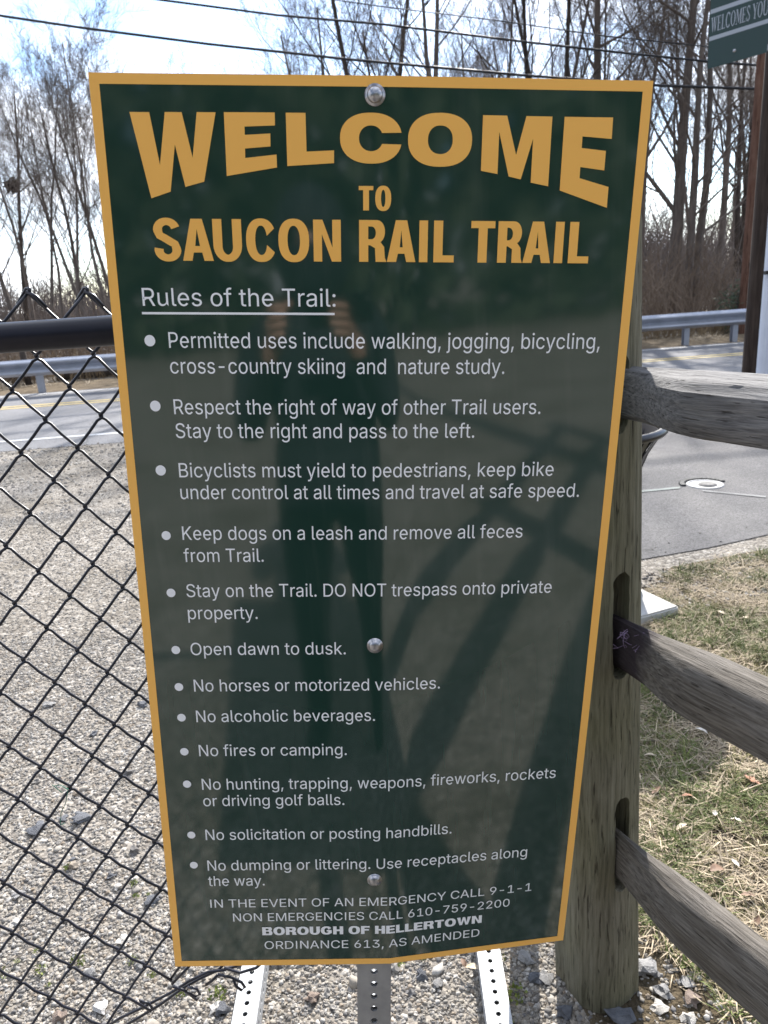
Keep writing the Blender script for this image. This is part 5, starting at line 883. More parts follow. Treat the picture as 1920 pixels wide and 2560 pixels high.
# ================================================================== bare winter trees
def bark(name, a, b_, c): return mat(name, a, b_, scale=3.5, rough=0.95, bump=0.8, bscale=22, stretch=(3, 3, 0.6), c3=c, spec=0.1, rand=0.18, bdist=0.02)
M_bark = bark('bark_grey_brown', (0.12, 0.10, 0.09), (0.20, 0.17, 0.15), (0.28, 0.24, 0.21))
M_bark2 = bark('bark_dark', (0.05, 0.042, 0.038), (0.09, 0.074, 0.064), (0.14, 0.115, 0.098))
def grow(seed, H, r0, forks=1, spread=.55, lean=(0, 0), dens=1.0, low=.28, wander=.035):
    rn = random.Random(seed); T = MB(); Cn = MB(); cnt = [0]
    def branch(p, d, ln, r, depth, mb):
        n_ = 8 if depth == 0 else (6 if depth == 1 else (4 if depth == 2 else 3)); pts = [p]; rad = [r]; dd = d.normalized(); end = r * (.2 if depth == 0 else .25)
        for k in range(n_):
            dd = (dd + Vector((rn.gauss(0, 1), rn.gauss(0, 1), rn.gauss(0, .6))) * (wander + .07 * (depth > 0) * .7 + .05 * (depth > 1)) + Vector((0, 0, .07 if depth else .03))).normalized()
            p = p + dd * ln / n_; pts.append(p); rad.append(max(.0034, r + (end - r) * (k + 1) / n_))
        mb.tube(pts, rad, 8 if depth == 0 else (6 if depth == 1 else (4 if depth == 2 else 3)), depth == 0)
        if depth >= 4: return
        nch = [int(15 * dens), int(9 * dens), 7, 5][depth]
        for c in range(nch):
            t = (low if depth == 0 else .15) + (1 - (low if depth == 0 else .15)) * (c + rn.random()) / nch; t = min(t, .995)
            i = min(int(t * n_), n_ - 1); q = pts[i].lerp(pts[i + 1], t * n_ - i); ax = (pts[i + 1] - pts[i]).normalized()
            perp = ax.cross(Vector((rn.gauss(0, 1), rn.gauss(0, 1), rn.gauss(0, 1)))).normalized(); a = rn.uniform(.35, .95) * (1 if depth else spread / .55)
            nd = ax * math.cos(a) + perp * math.sin(a)
            if depth >= 1: nd.z += .12
            rr = (r + (end - r) * t) * rn.uniform(.26, .46); L_ = ln * (rn.uniform(.30, .52) * (1.15 - .6 * t) if depth == 0 else rn.uniform(.32, .62) * (1.1 - .5 * t))
            branch(q, nd, L_, max(rr, .0032), depth + 1, Cn)
    base = Vector((0, 0, -.3))
    if forks == 1: branch(base, Vector((lean[0], lean[1], 1)), H, r0, 0, T)
    else:
        for k in range(forks):
            a = 2 * math.pi * (k + rn.random() * .5) / forks; sp = rn.uniform(.07, .16)
            branch(base + Vector((math.cos(a), math.sin(a), 0)) * r0 * .35, Vector((lean[0] + sp * math.cos(a), lean[1] + sp * math.sin(a), 1)), H * rn.uniform(.85, 1), r0 * rn.uniform(.75, .9), 0, T)
    return T.mesh('trunk', True), Cn.mesh('crown', True)
SPEC = [(11, 13, .15, 1, .5, (.03, 0), 1.0, .30), (12, 12, .11, 1, .42, (-.06, 0), .95, .36), (13, 14, .19, 2, .5, (0, 0), .8, .34), (14, 15, .27, 1, .7, (.05, 0), 1.1, .26),
        (15, 11, .08, 1, .4, (.08, 0), .85, .40), (16, 16, .20, 3, .5, (0, 0), .62, .36), (17, 12, .10, 1, .5, (-.14, 0), .9, .32), (18, 14, .23, 2, .7, (.02, 0), .9, .24)]
ARC = [grow(s, H, r0, fk, sp, ln, dn, lo2) for s, H, r0, fk, sp, ln, dn, lo2 in SPEC]
for tr, cr in ARC:
    tr.materials.append(M_bark); cr.materials.append(M_bark)
for tr, cr in (ARC[2], ARC[5]): tr.materials[0] = M_bark2; cr.materials[0] = M_bark2
def plant(k, x, y, s=1.0, rot=0.0, label='', group=None, sz=None, tilt=0.0):
    t = empty('bare_tree', (x, y, 0), label, 'tree', group); t.rotation_euler = (0, tilt, rot); t.scale = (s, s, sz or s)
    link('trunk', ARC[k][0], None, t); link('crown', ARC[k][1], None, t); return t
def tx(px, Yd, py=760): a = AT(px, py, Yd); return a.x
# left of the sign
LFT = [(42, 27, 1, 0.67, 0.3, 'thin bare tree at the very left edge of the view beyond the guardrail'),
 (103, 25, 6, 0.68, 2.9, 'bare tree at far left with its dark trunk leaning away to the upper left'),
 (76, 30, 0, 0.59, 1.9, 'bare tree carrying a dark squirrel nest, second from the left edge'),
 (143, 28, 4, 0.77, 0.2, 'slender leaning bare tree rising above the left tip of the chain-link mesh'),
 (177, 26, 1, 0.67, 4.0, 'straight bare tree midway between the left edge and the green sign'),
 (202, 27, 0, 0.61, 2.6, 'bare tree with the thickest trunk in the left-hand group'),
 (231, 25.5, 6, 0.70, 0.1, 'bare tree curving to the upper left behind the fence knuckles'),
 (271, 26, 4, 0.88, 3.0, 'upright slim bare tree above the second mesh tip, left of the sign'),
 (298, 27, 1, 0.74, 1.2, 'straight dark bare tree close to the left border of the sign'),
 (327, 28, 4, 0.85, 5.0, 'bare tree half hidden by the left border of the sign')]
for px, Yd, k, s, rt, lb in LFT: plant(k, tx(px, Yd), Yd, s, rt, lb, 'bare trees beyond the guardrail')
MID = [(965, 26, 2, .98, 0.4, 'bare tree with two parallel dark trunks above the centre of the sign'),
 (820, 30, 7, .85, 2.0, 'pale twiggy bare tree above the top bolt of the sign, left of the twin trunks'),
 (1098, 26, 7, .92, 0.9, 'forking bare tree above the letters O and M'),
 (1200, 29, 1, 1.0, 3.3, 'faint straight bare tree between the forking tree and the leaning one'),
 (1318, 26, 6, 1.08, 3.2, 'bare tree leaning right above the last letter of the sign'),
 (1392, 26, 5, .84, 1.1, 'many-stemmed fanned bare tree above the last letters of the word WELCOME'),
 (1505, 27, 3, .88, 2.2, 'broad bare tree with branches sweeping right near the right corner of the sign'),
 (1600, 30, 0, .98, 4.2, 'bare tree just right of the upper right corner of the sign'),
 (1668, 25, 3, .85, 5.4, 'thick dark bare tree right of the sign, the left one of the close pair'),
 (1722, 24.5, 7, .88, .2, 'thick forked bare tree right of the sign, the right one of the close pair'),
 (1790, 27, 0, .95, 1.7, 'bare tree between the thick pair and the reddish pole'),
 (1840, 29, 2, .85, 3.9, 'bare tree directly behind the reddish pole'),
 (1900, 26, 4, 1.1, .8, 'slim bare tree at the right edge behind the dark pole')]
for px, Yd, k, s, rt, lb in MID: plant(k, tx(px, Yd), Yd, s, rt, lb, 'bare trees beyond the guardrail')
rn = random.Random(5)
for k in range(26):
    x = -26 + 52 * (k + rn.random()) / 26; Yd = rn.uniform(32, 44)
    s_ = rn.uniform(.58, .76) if x < 1 else rn.uniform(.8, 1.0)
    if x < -10: s_ *= 1.0
    plant(rn.randrange(8), x, Yd + S5 * x, s_, rn.uniform(0, 6.28), 'slender bare tree in the distant row behind the nearer trees', 'bare trees of the distant row')
# the wood behind the photographer: what the glossy sign mirrors above the horizon
b = MB(); rn2 = random.Random(77)
for k in range(9000):
    x = rn2.uniform(-26, 26); y = -17 - 5 * rn2.random() - .03 * x * x * .2; h = 9.5 * (.75 + .5 * noise.noise(Vector((x * .16, 0, 5)))); z = h * rn2.random() ** .8
    p = Vector((x, y + rn2.gauss(0, 1), z)); a = Vector((rn2.gauss(0, 1), rn2.gauss(0, 1), rn2.gauss(0, 1))).normalized(); q = a.orthogonal().normalized(); b.add([p - a * .5, p + q * .28, p + a * .5, p - q * .28], [(0, 1, 2, 3)])
o = link('evergreen_wood', b.mesh('evergreen_wood'), mat('conifer_green', (0.045, 0.06, 0.035), (0.085, 0.10, 0.06), scale=1, rough=.8)); o['kind'] = 'stuff'; o['label'] = 'dense dark evergreen wood behind the photographer'
# squirrel nest
nst = AT(30, 462, 29.5); b = MB(); rr = random.Random(2)
for k in range(90):
    d = Vector((rr.gauss(0, 1), rr.gauss(0, 1), rr.gauss(0, .8))).normalized() * .24 * rr.uniform(.5, 1); t = Vector((rr.gauss(0, 1), rr.gauss(0, 1), rr.gauss(0, 1))).normalized() * .16
    b.tube([nst + d - t, nst + d + t], .022, 4)
tag(b.build('squirrel_nest', M_bark2, None), 'dark ball-shaped nest of leaves high in a bare tree at the left edge', 'nest')
# undergrowth thicket
def thicket(name, x0, x1, y0, y1, n_, hmin, hmax, r, m, seed, fh=None):
    rn = random.Random(seed); b = MB()
    for k in range(n_):
        x = rn.uniform(x0, x1); y = rn.uniform(y0, y1); h = rn.uniform(hmin, hmax) * (.55 + .9 * max(0, .5 + noise.noise(Vector((x * .35, y * .2, seed))))); y += S5 * x
        p = Vector((x, y, -.1)); d = Vector((rn.gauss(0, .22), rn.gauss(0, .22), 1)).normalized(); pts = [p]
        for q in range(3): d = (d + Vector((rn.gauss(0, .2), rn.gauss(0, .2), 0))).normalized(); p = p + d * h / 3; pts.append(p)
        b.tube(pts, [r * 1.3, r, r * .7, r * .35], 3, False)
        for q in range(3):
            i = rn.choice((1, 2)); e = (d + Vector((rn.gauss(0, .8), rn.gauss(0, .8), .2))).normalized() * h * rn.uniform(.2, .4)
            b.tube([pts[i], pts[i] + e * .5 + Vector((0, 0, .05)), pts[i] + e], [r * .7, r * .5, r * .25], 3, False)
    o = link(name, b.mesh(name), m); o['kind'] = 'stuff'; o['label'] = 'tangled brown leafless undergrowth beyond the guardrail'; return o
M_tw = mat('twig_brown', (0.13, 0.095, 0.07), (0.25, 0.195, 0.15), scale=.8, rough=1, spec=.1)
M_tw2 = mat('twig_grey', (0.14, 0.12, 0.11), (0.24, 0.205, 0.185), scale=.5, rough=1, spec=.1)  # greyer twigs for the far thickets: distance haze put into the colour
M_straw = mat('dead_stalks', (0.17, 0.12, 0.07), (0.32, 0.25, 0.16), scale=1.5, rough=1, spec=.1)
thicket('undergrowth', -16, 2, 18.0, 24, 1500, .7, 1.7, .009, M_tw, 1)
thicket('undergrowth', 2, 18, 17.6, 24, 1700, .9, 2.4, .009, M_tw, 6)
thicket('undergrowth', -24, 0, 25, 34, 1700, 1.2, 2.2, .013, M_tw2, 2)
thicket('undergrowth', 0, 24, 25, 34, 2000, 1.8, 3.6, .014, M_tw2, 7)
thicket('distant_woods', -45, 0, 44, 60, 2400, 2.4, 4.4, .03, M_tw2, 4)
thicket('distant_woods', 0, 45, 44, 60, 2400, 3.5, 6.5, .030, M_tw2, 8)
thicket('dead_grass', -13, 13, 17.1, 20, 5200, .2, .62, .006, M_straw, 3)
# leafy evergreen shrub by the reddish pole
def leafy(name, c, rad, n_, lsz, m, seed):
    rn = random.Random(seed); b = MB()
    for k in range(n_):
        d = Vector((rn.gauss(0, 1), rn.gauss(0, 1), rn.gauss(0, 1))).normalized() * rn.random() ** .45; p = c + Vector((d.x * rad[0], d.y * rad[1], d.z * rad[2])) * (1 + .3 * noise.noise(d * 3))
        a = Vector((rn.gauss(0, 1), rn.gauss(0, 1), rn.gauss(0, 1))).normalized(); q = a.orthogonal().normalized(); b.add([p - a * lsz, p + q * lsz * .35, p + a * lsz, p - q * lsz * .35], [(0, 1, 2, 3)])
    return b
sc = AT(1842, 790, 17.9); sc.z = .55
sh = empty('evergreen_shrub', (sc.x, sc.y, 0), 'small dark evergreen shrub growing at the foot of the reddish pole', 'shrub')
leafy('f', sc, (.55, .5, .6), 900, .05, None, 4).build('foliage', mat('shrub_leaves', (0.02, 0.035, 0.015), (0.05, 0.075, 0.03), scale=5, rough=.7), sh)
MB().tube([(sc.x, sc.y, -.1), (sc.x, sc.y, .9)], .03, 6).build('stem', M_bark, sh)
# brush pile, wooden stub and log seen under the left part of the guardrail
lg = AT(258, 955, 17.5); o = MB().tube([(lg.x - .9, 17.2, .12), (lg.x - .2, 17.3, .14), (lg.x + 1.6, 17.6, .16)], [.15, .17, .16], 12).build('fallen_log', M_bark2, None, True); tag(o, 'dark fallen log lying under the guardrail near the left border of the sign', 'log')
st_ = AT(66, 930, 16.6); o = MB().tube([(st_.x, 16.6, -.1), (st_.x, 16.6, .92)], .07, 10).build('wooden_stub_post', M_bark2, None, True); tag(o, 'short black wooden post standing behind the guardrail at far left', 'post')
b = MB(); rr = random.Random(9); c0 = AT(50, 955, 16.9); c0.z = .25
for k in range(260):
    p = c0 + Vector((rr.gauss(0, .3), rr.gauss(0, .2), abs(rr.gauss(0, .17)) - .15)); t = Vector((rr.gauss(0, 1), rr.gauss(0, 1), rr.gauss(0, .7))).normalized() * rr.uniform(.06, .2); b.tube([p - t, p + t], .008, 3)
tag(b.build('brush_pile', M_tw, None), 'heap of dark brush beside the black post at far left', 'brush pile')

# ================================================================== gravel, stones, grass
def rock_mesh(seed, sub=2, flat=.62, rough=.28, lo_ang=True):
    bm = bmesh.new(); bmesh.ops.create_icosphere(bm, subdivisions=sub, radius=.5)
    for v in bm.verts:
        d = v.co.normalized(); k = 1 + rough * noise.noise(d * 1.3 + Vector((seed * 3.1, seed, 0))) * 1.6 + rough * .35 * noise.noise(d * 3.4 + Vector((seed, 0, 7)))
        v.co = Vector((d.x * .5 * k, d.y * .42 * k, d.z * .5 * flat * k))
    me = bpy.data.meshes.new('stone'); bm.to_mesh(me); bm.free(); return me
def pebble_mat(name, cols):
    m = bpy.data.materials.new(name); m.use_nodes = True; t = m.node_tree; n = t.nodes; l = t.links; b = n['Principled BSDF']; b.inputs['Roughness'].default_value = .75; b.inputs['Specular IOR Level'].default_value = .35
    oi = n.new('ShaderNodeObjectInfo'); r = n.new('ShaderNodeValToRGB'); e = r.color_ramp.elements; r.color_ramp.interpolation = 'LINEAR'
    e[0].position = 0; e[0].color = (*cols[0], 1); e[1].position = 1; e[1].color = (*cols[-1], 1)
    for k, c in enumerate(cols[1:-1]): q = e.new((k + 1) / (len(cols) - 1)); q.color = (*c, 1)
    l.new(oi.outputs['Random'], r.inputs[0])
    co = n.new('ShaderNodeTexCoord'); x = n.new('ShaderNodeTexNoise'); x.inputs['Scale'].default_value = 5; x.inputs['Detail'].default_value = 4; l.new(co.outputs['Object'], x.inputs['Vector'])
    mr = n.new('ShaderNodeMapRange'); mr.inputs['To Min'].default_value = .7; mr.inputs['To Max'].default_value = 1.3; l.new(x.outputs['Fac'], mr.inputs['Value'])
    mu = n.new('ShaderNodeMix'); mu.data_type = 'RGBA'; mu.blend_type = 'MULTIPLY'; mu.inputs['Factor'].default_value = 1; l.new(r.outputs[0], mu.inputs['A']); l.new(mr.outputs[0], mu.inputs['B']); l.new(mu.outputs['Result'], b.inputs['Base Color'])
    return m
M_peb = pebble_mat('pebbles', [(0.10, .096, .095), (.22, .20, .175), (.32, .285, .235), (.14, .135, .135), (.33, .30, .255), (.22, .175, .13), (.44, .42, .39), (.20, .185, .165)])
def scatter(name, region, density, sources, smin, smax, seed, label, z=0.001, noise_scale=None, thr=(.45, .55), tilt=1.0, ms=None):
    base = bpy.data.meshes.new(name); bm = bmesh.new(); vs = [bm.verts.new((p[0], p[1], z)) for p in region]; f = bm.faces.new(vs); bm.normal_update()
    if f.normal.z < 0: bmesh.ops.reverse_faces(bm, faces=bm.faces[:])
    bm.to_mesh(base); bm.free(); o = link(name, base, None); o['kind'] = 'stuff'; o['label'] = label
    c = bpy.data.collections.new(name + '_src')
    for s in sources: q = bpy.data.objects.new(name + '_piece', s); c.objects.link(q)
    ng = bpy.data.node_groups.new(name, 'GeometryNodeTree'); ng.interface.new_socket('Geometry', in_out='INPUT', socket_type='NodeSocketGeometry'); ng.interface.new_socket('Geometry', in_out='OUTPUT', socket_type='NodeSocketGeometry')
    n = ng.nodes; l = ng.links; gi = n.new('NodeGroupInput'); go = n.new('NodeGroupOutput'); dp = n.new('GeometryNodeDistributePointsOnFaces'); dp.inputs['Density'].default_value = density; dp.inputs['Seed'].default_value = seed
    l.new(gi.outputs[0], dp.inputs['Mesh'])
    if noise_scale:
        po = n.new('GeometryNodeInputPosition'); nn = n.new('ShaderNodeTexNoise'); nn.inputs['Scale'].default_value = noise_scale; nn.inputs['Detail'].default_value = 3; l.new(po.outputs[0], nn.inputs['Vector'])
        mr = n.new('ShaderNodeMapRange'); mr.inputs['From Min'].default_value = thr[0]; mr.inputs['From Max'].default_value = thr[1]; l.new(nn.outputs[0], mr.inputs['Value'])
        rv0 = n.new('FunctionNodeRandomValue'); rv0.data_type = 'FLOAT'; rv0.inputs['Seed'].default_value = 9
        cmp = n.new('FunctionNodeCompare'); cmp.operation = 'LESS_THAN'; l.new(rv0.outputs[1], cmp.inputs[0]); l.new(mr.outputs[0], cmp.inputs[1])
    ip = n.new('GeometryNodeInstanceOnPoints'); ci = n.new('GeometryNodeCollectionInfo'); ci.inputs['Collection'].default_value = c; ci.inputs['Separate Children'].default_value = True; ci.inputs['Reset Children'].default_value = True
    l.new(dp.outputs['Points'], ip.inputs['Points']); l.new(ci.outputs[0], ip.inputs['Instance']); ip.inputs['Pick Instance'].default_value = True
    if noise_scale: l.new(cmp.outputs[0], ip.inputs['Selection'])
    rv = n.new('FunctionNodeRandomValue'); rv.data_type = 'FLOAT_VECTOR'; rv.inputs[0].default_value = (-.45 * tilt, -.45 * tilt, 0); rv.inputs[1].default_value = (.45 * tilt, .45 * tilt, 6.283)
    er = n.new('FunctionNodeEulerToRotation'); l.new(rv.outputs[0], er.inputs[0]); l.new(er.outputs[0], ip.inputs['Rotation'])
    rs = n.new('FunctionNodeRandomValue'); rs.data_type = 'FLOAT'; rs.inputs[2].default_value = 0; rs.inputs[3].default_value = 1; rs.inputs['Seed'].default_value = 5
    pw = n.new('ShaderNodeMath'); pw.operation = 'POWER'; pw.inputs[1].default_value = 2.2; l.new(rs.outputs[1], pw.inputs[0])
    ma = n.new('ShaderNodeMath'); ma.operation = 'MULTIPLY_ADD'; ma.inputs[1].default_value = smax - smin; ma.inputs[2].default_value = smin; l.new(pw.outputs[0], ma.inputs[0])
    l.new(ma.outputs[0], ip.inputs['Scale']); l.new(ip.outputs[0], go.inputs[0])
    md = o.modifiers.new('scatter', 'NODES'); md.node_group = ng; return o
PEB = []
for k in range(8):
    me = rock_mesh(k + 1, 2, .55 + .05 * (k % 4), .30 if k % 2 else .5); me.materials.append(M_peb)
    if k % 2: sm(me, 180)
    PEB.append(me)
near = [(-1.15, .75), (.42, .75), (.42, 1.75), (-1.6, 1.75)]
mid = [(-1.6, 1.75), (.5, 1.75), (.9, 3.3), (-2.4, 3.3)]
far = [(-2.4, 3.3), (.9, 3.3), (.4, 3.44), (.1, 3.44), (.1, 5.6), (-3.6, 5.6)]
LB = 'grey and tan crushed gravel covering the lot'
scatter('gravel', near, 24000, PEB, .0045, .015, 1, LB, 0.0)
scatter('gravel', mid, 10500, PEB, .006, .015, 2, LB, 0.0)
scatter('gravel', far, 1800, PEB, .008, .018, 3, LB, 0.0)
scatter('gravel', [(-1.15, .75), (.3, .75), (.3, 2.2), (-1.9, 2.2)], 60, PEB, .018, .036, 14, LB, 0.001)
scatter('gravel', [(.42, .7), (.95, .7), (.80, 1.28), (.42, 1.5)], 5200, PEB, .005, .016, 4, 'small gravel mixed with soil at the foot of the fence post', 0.003)
scatter('gravel', [(1.0, 3.3), (1.4, 3.62), (2.3, 3.85), (2.6, 4.0), (2.6, 3.7), (1.6, 3.15), (1.1, 3.0)], 2300, PEB, .010, .030, 5, 'loose stones along the edge of the driveway', 0.004, 3, (.3, .6))
scatter('gravel', [(.9, 3.65), (2.2, 4.06), (2.6, 4.3), (.9, 4.1)], 90, PEB, .005, .014, 6, 'scattered grit on the driveway', 0.006)
scatter('gravel', [(-9, 7.95), (.2, 8.5), (.2, 8.78), (-9, 8.22)], 420, PEB, .010, .030, 15, 'loose gravel spilled over the edge of the road', .005, 2, (.3, .6))
scatter('gravel', [(-6, 5.6), (.1, 5.6), (.1, 8.6), (-8, 8.1)], 330, PEB, .012, .034, 16, LB, 0.0)
# moss patches between the stones
def moss(seed):
    rn = random.Random(seed); b = MB()
    for k in range(38):
        a = rn.uniform(0, 6.28); r = .5 * rn.random() ** .7; p = Vector((r * math.cos(a), r * math.sin(a), rn.uniform(0, .22))); t = Vector((rn.gauss(0, 1), rn.gauss(0, 1), abs(rn.gauss(0, 1)))).normalized() * .15; q = t.orthogonal().normalized() * .07
        b.add([p - q, p + q, p + t + q * .6, p + t - q * .6], [(0, 1, 2, 3)])
    return b.mesh('moss')
M_moss = mat('moss_green', (0.13, 0.17, 0.035), (0.26, 0.30, 0.08), scale=3, rough=.9, rand=.3)
MS = [moss(k) for k in range(3)]; [m_.materials.append(M_moss) for m_ in MS]
scatter('moss', near, 260, MS, .012, .05, 7, 'small yellow-green moss tufts among the gravel', .004, 4.5, (.5, .62), .3)
# grass
def tuft(seed, n_, h, wd, flat, curl=1.0):
    rn = random.Random(seed); b = MB()
    for k in range(n_):
        a = rn.uniform(0, 6.28); base = Vector((rn.gauss(0, .25), rn.gauss(0, .25), 0)); L_ = h * rn.uniform(.5, 1.2); d = Vector((math.cos(a) * flat, math.sin(a) * flat, 1)).normalized(); s_ = Vector((-math.sin(a), math.cos(a), 0)) * wd; p = base; P = [p]
        for q in range(3): d = (d + Vector((math.cos(a), math.sin(a), -.35)) * .28 * curl).normalized(); p = p + d * L_ / 3; p.z = max(p.z, .02); P.append(p)
        b.add([P[0] - s_, P[0] + s_, P[1] + s_ * .9, P[1] - s_ * .9, P[2] + s_ * .6, P[2] - s_ * .6, P[3]], [(0, 1, 2, 3), (3, 2, 4, 5), (5, 4, 6)])
    return b.mesh('tuft')
M_gg1 = mat('grass_green', (0.07, 0.095, 0.022), (0.14, 0.165, 0.045), scale=.9, rough=.7, rand=.3, spec=.3)
M_gy = mat('grass_olive', (0.16, 0.145, 0.06), (0.27, 0.235, 0.11), scale=.9, rough=.8, rand=.3, spec=.3)
M_gs = mat('grass_straw', (0.27, 0.21, 0.14), (0.46, 0.38, 0.27), scale=.9, rough=.8, rand=.3, spec=.3)
GRN = [tuft(k, 16, 1, .028, .5) for k in range(4)]; OLV = [tuft(k + 10, 14, 1, .034, .8) for k in range(4)]; STR = [tuft(k + 20, 7, 1, .024, 2.6, .35) for k in range(5)]
for g_, m_ in ((GRN, M_gg1), (OLV, M_gy), (STR, M_gs)): [x.materials.append(m_) for x in g_]
lawn = [(.50, 1.52), (.72, 1.05), (1.0, .7), (1.6, .7), (3.3, 4.2), (2.208, 3.82), (1.5, 3.60), (1.05, 3.1), (.62, 2.5)]
LG = 'patchy winter grass, green blades among flattened straw'
scatter('grass', lawn, 2200, GRN, .028, .065, 1, LG, .003, 2.6, (.45, .62), .5)
scatter('grass', lawn, 2400, OLV, .018, .045, 2, LG, .003, 1.7, (.35, .6), .6)
scatter('dead_grass', lawn, 3000, STR, .03, .095, 3, LG, .003, 2.2, (.30, .5), .4)
scatter('grass', [(.5, 6.8), (2.5, 7.1), (3.2, 8.0), (3.3, 8.7), (.2, 8.5)], 420, OLV, .03, .07, 5, 'rough grass strip between the driveway and the road', .004, 2, (.3, .5), .6)
scatter('dead_grass', [(-12, 15.2), (12, 16.7), (12, 18.5), (-12, 17)], 60, STR, .08, .25, 6, 'dry grass on the far verge of the road', 0.0, 1, (.45, .6), .5)
# stones one can pick out
def stone_mat(name, a, b_): return mat(name, a, b_, scale=3, rough=.85, bump=.6, bscale=18, detail=8, bdist=.01)
SM = {'slate': stone_mat('stone_slate', (.085, .088, .10), (.15, .155, .17)), 'grey': stone_mat('stone_grey', (.19, .185, .18), (.30, .29, .28)), 'pale': stone_mat('stone_pale', (.42, .39, .35), (.58, .55, .50)), 'brown': stone_mat('stone_brown', (.17, .125, .10), (.27, .21, .17)), 'white': stone_mat('stone_white', (.55, .53, .50), (.68, .66, .64))}
ST = [(206, 2050, 46, 'slate', 'long flat slate-grey stone seen through the chain-link mesh, below the green string'), (93, 2077, 42, 'slate', 'rounded dark stone left of the long flat slate stone'), (381, 2256, 34, 'slate', 'blocky dark stone close to the left border of the sign, beside the mesh'),
 (295, 2221, 24, 'pale', 'narrow pale stone standing above a bend of the mesh'), (159, 2048, 22, 'slate', 'small slate chip just left of the long flat slate stone'), (47, 2240, 28, 'grey', 'flat grey stone at the left edge, low in the view'), (253, 2524, 38, 'white', 'smooth white stone near the bottom edge, left of the loose strands'),
 (148, 2548, 34, 'brown', 'rust-brown stone at the bottom edge left of the white one'), (225, 2437, 30, 'grey', 'grey stone above the white stone at the bottom left'), (235, 1838, 22, 'slate', 'small dark stone high behind the mesh near the sign border'), (122, 1764, 26, 'grey', 'small grey stone at the top left of the gravel behind the mesh'),
 (307, 2357, 30, 'pale', 'pale stone beside the lower left edge of the sign'), (556, 2528, 38, 'slate', 'dark rough stone left of the left base tube'), (350, 2415, 26, 'grey', 'grey stone just off the lower left corner of the sign'), (181, 2151, 18, 'slate', 'tiny dark stone in the middle of the lower mesh'), (278, 2194, 22, 'slate', 'blue-grey chip above the narrow pale stone'),
 (447, 2466, 26, 'grey', 'grey stone under the tangle of loose wire'), (212, 2357, 24, 'pale', 'pale stone in the lower mesh above the grey one'), (358, 1764, 26, 'slate', 'dark stone touching the left border of the sign'), (37, 2310, 24, 'pale', 'pale stone at the left edge below the flat grey one'),
 (1613, 2423, 62, 'grey', 'largest angular grey stone right of the fence post'), (1656, 2484, 46, 'grey', 'upright grey stone below the largest one by the fence post'), (1718, 2459, 38, 'grey', 'flat grey stone right of the upright one under the bottom rail'), (1647, 2522, 36, 'pale', 'pale stone in front of the upright grey stone'),
 (1729, 2500, 44, 'brown', 'brownish stone under the bottom rail'), (1721, 2550, 34, 'pale', 'pale stone at the bottom edge below the brownish one'), (1801, 2517, 26, 'white', 'white pebble near the end of the bottom rail'), (1645, 2441, 24, 'grey', 'small grey stone touching the largest one'), (1553, 2545, 62, 'slate', 'dark stone with a pale rim at the foot of the fence post'),
 (1367, 2448, 32, 'grey', 'angular grey stone in the shade left of the fence post'), (1414, 2534, 42, 'slate', 'bluish stone in the shade at the left foot of the fence post'), (1055, 2443, 28, 'slate', 'dark stone right of the steel post below the sign'), (1096, 2462, 28, 'grey', 'light grey stone beside the dark one right of the steel post'),
 (783, 2498, 36, 'brown', 'brown stone between the left base tube and the steel post'), (1315, 2401, 40, 'grey', 'grey stone in the shade right of the right base tube'), (1340, 2450, 30, 'slate', 'dark stone below the grey one in the shade right of the base tube')]
RK = [rock_mesh(20 + k, 2, .6, .55) for k in range(6)]
for k, (x, y, s, cm, lb) in enumerate(ST):
    p = G(x, y); dep = (p - EYE).dot(_f); sz = s * dep / FPX; me = RK[k % 6].copy(); me.materials.clear(); me.materials.append(SM[cm])
    o = link('stone', me); sm(me, 28); o.location = (p.x, p.y, sz * .14); o.scale = (sz * 1.1, sz * 1.1, sz * (.75 if 'flat' not in lb else .5)); o.rotation_euler = (.2 * math.sin(k * 3), .2 * math.cos(k * 5), k * 1.9)
    tag(o, lb, 'stone', 'larger stones on the ground')
# dead leaves
def leaf_mesh(seed):
    rn = random.Random(seed); b = MB(); n_ = 7
    for i in range(n_):
        t = i / (n_ - 1); w_ = .24 * math.sin(math.pi * min(.98, max(.03, t))) ** .7 * (1 + .25 * math.sin(t * 19 + seed)); z = .22 * math.sin(t * 3.0 + seed) * .5
        for s_ in (-1, -.5, 0, .5, 1): b.v.append((t - .5, s_ * w_, z + .28 * w_ * abs(s_) * (1.6 if seed % 2 else .8) + .04 * rn.random()))
    for i in range(n_ - 1):
        for j in range(4): b.f.append((i * 5 + j, i * 5 + j + 1, i * 5 + j + 6, i * 5 + j + 5))
    return b.mesh('dead_leaf', True)
LF = [leaf_mesh(k) for k in range(4)]
LM = {'brown': mat('leaf_brown', (.12, .065, .035), (.22, .13, .08), scale=4, rough=.7), 'tan': mat('leaf_tan', (.38, .30, .20), (.52, .43, .31), scale=4, rough=.7), 'red': mat('leaf_reddish', (.26, .10, .05), (.34, .16, .09), scale=4, rough=.7), 'pale': mat('leaf_pale', (.5, .45, .38), (.66, .61, .54), scale=4, rough=.7)}
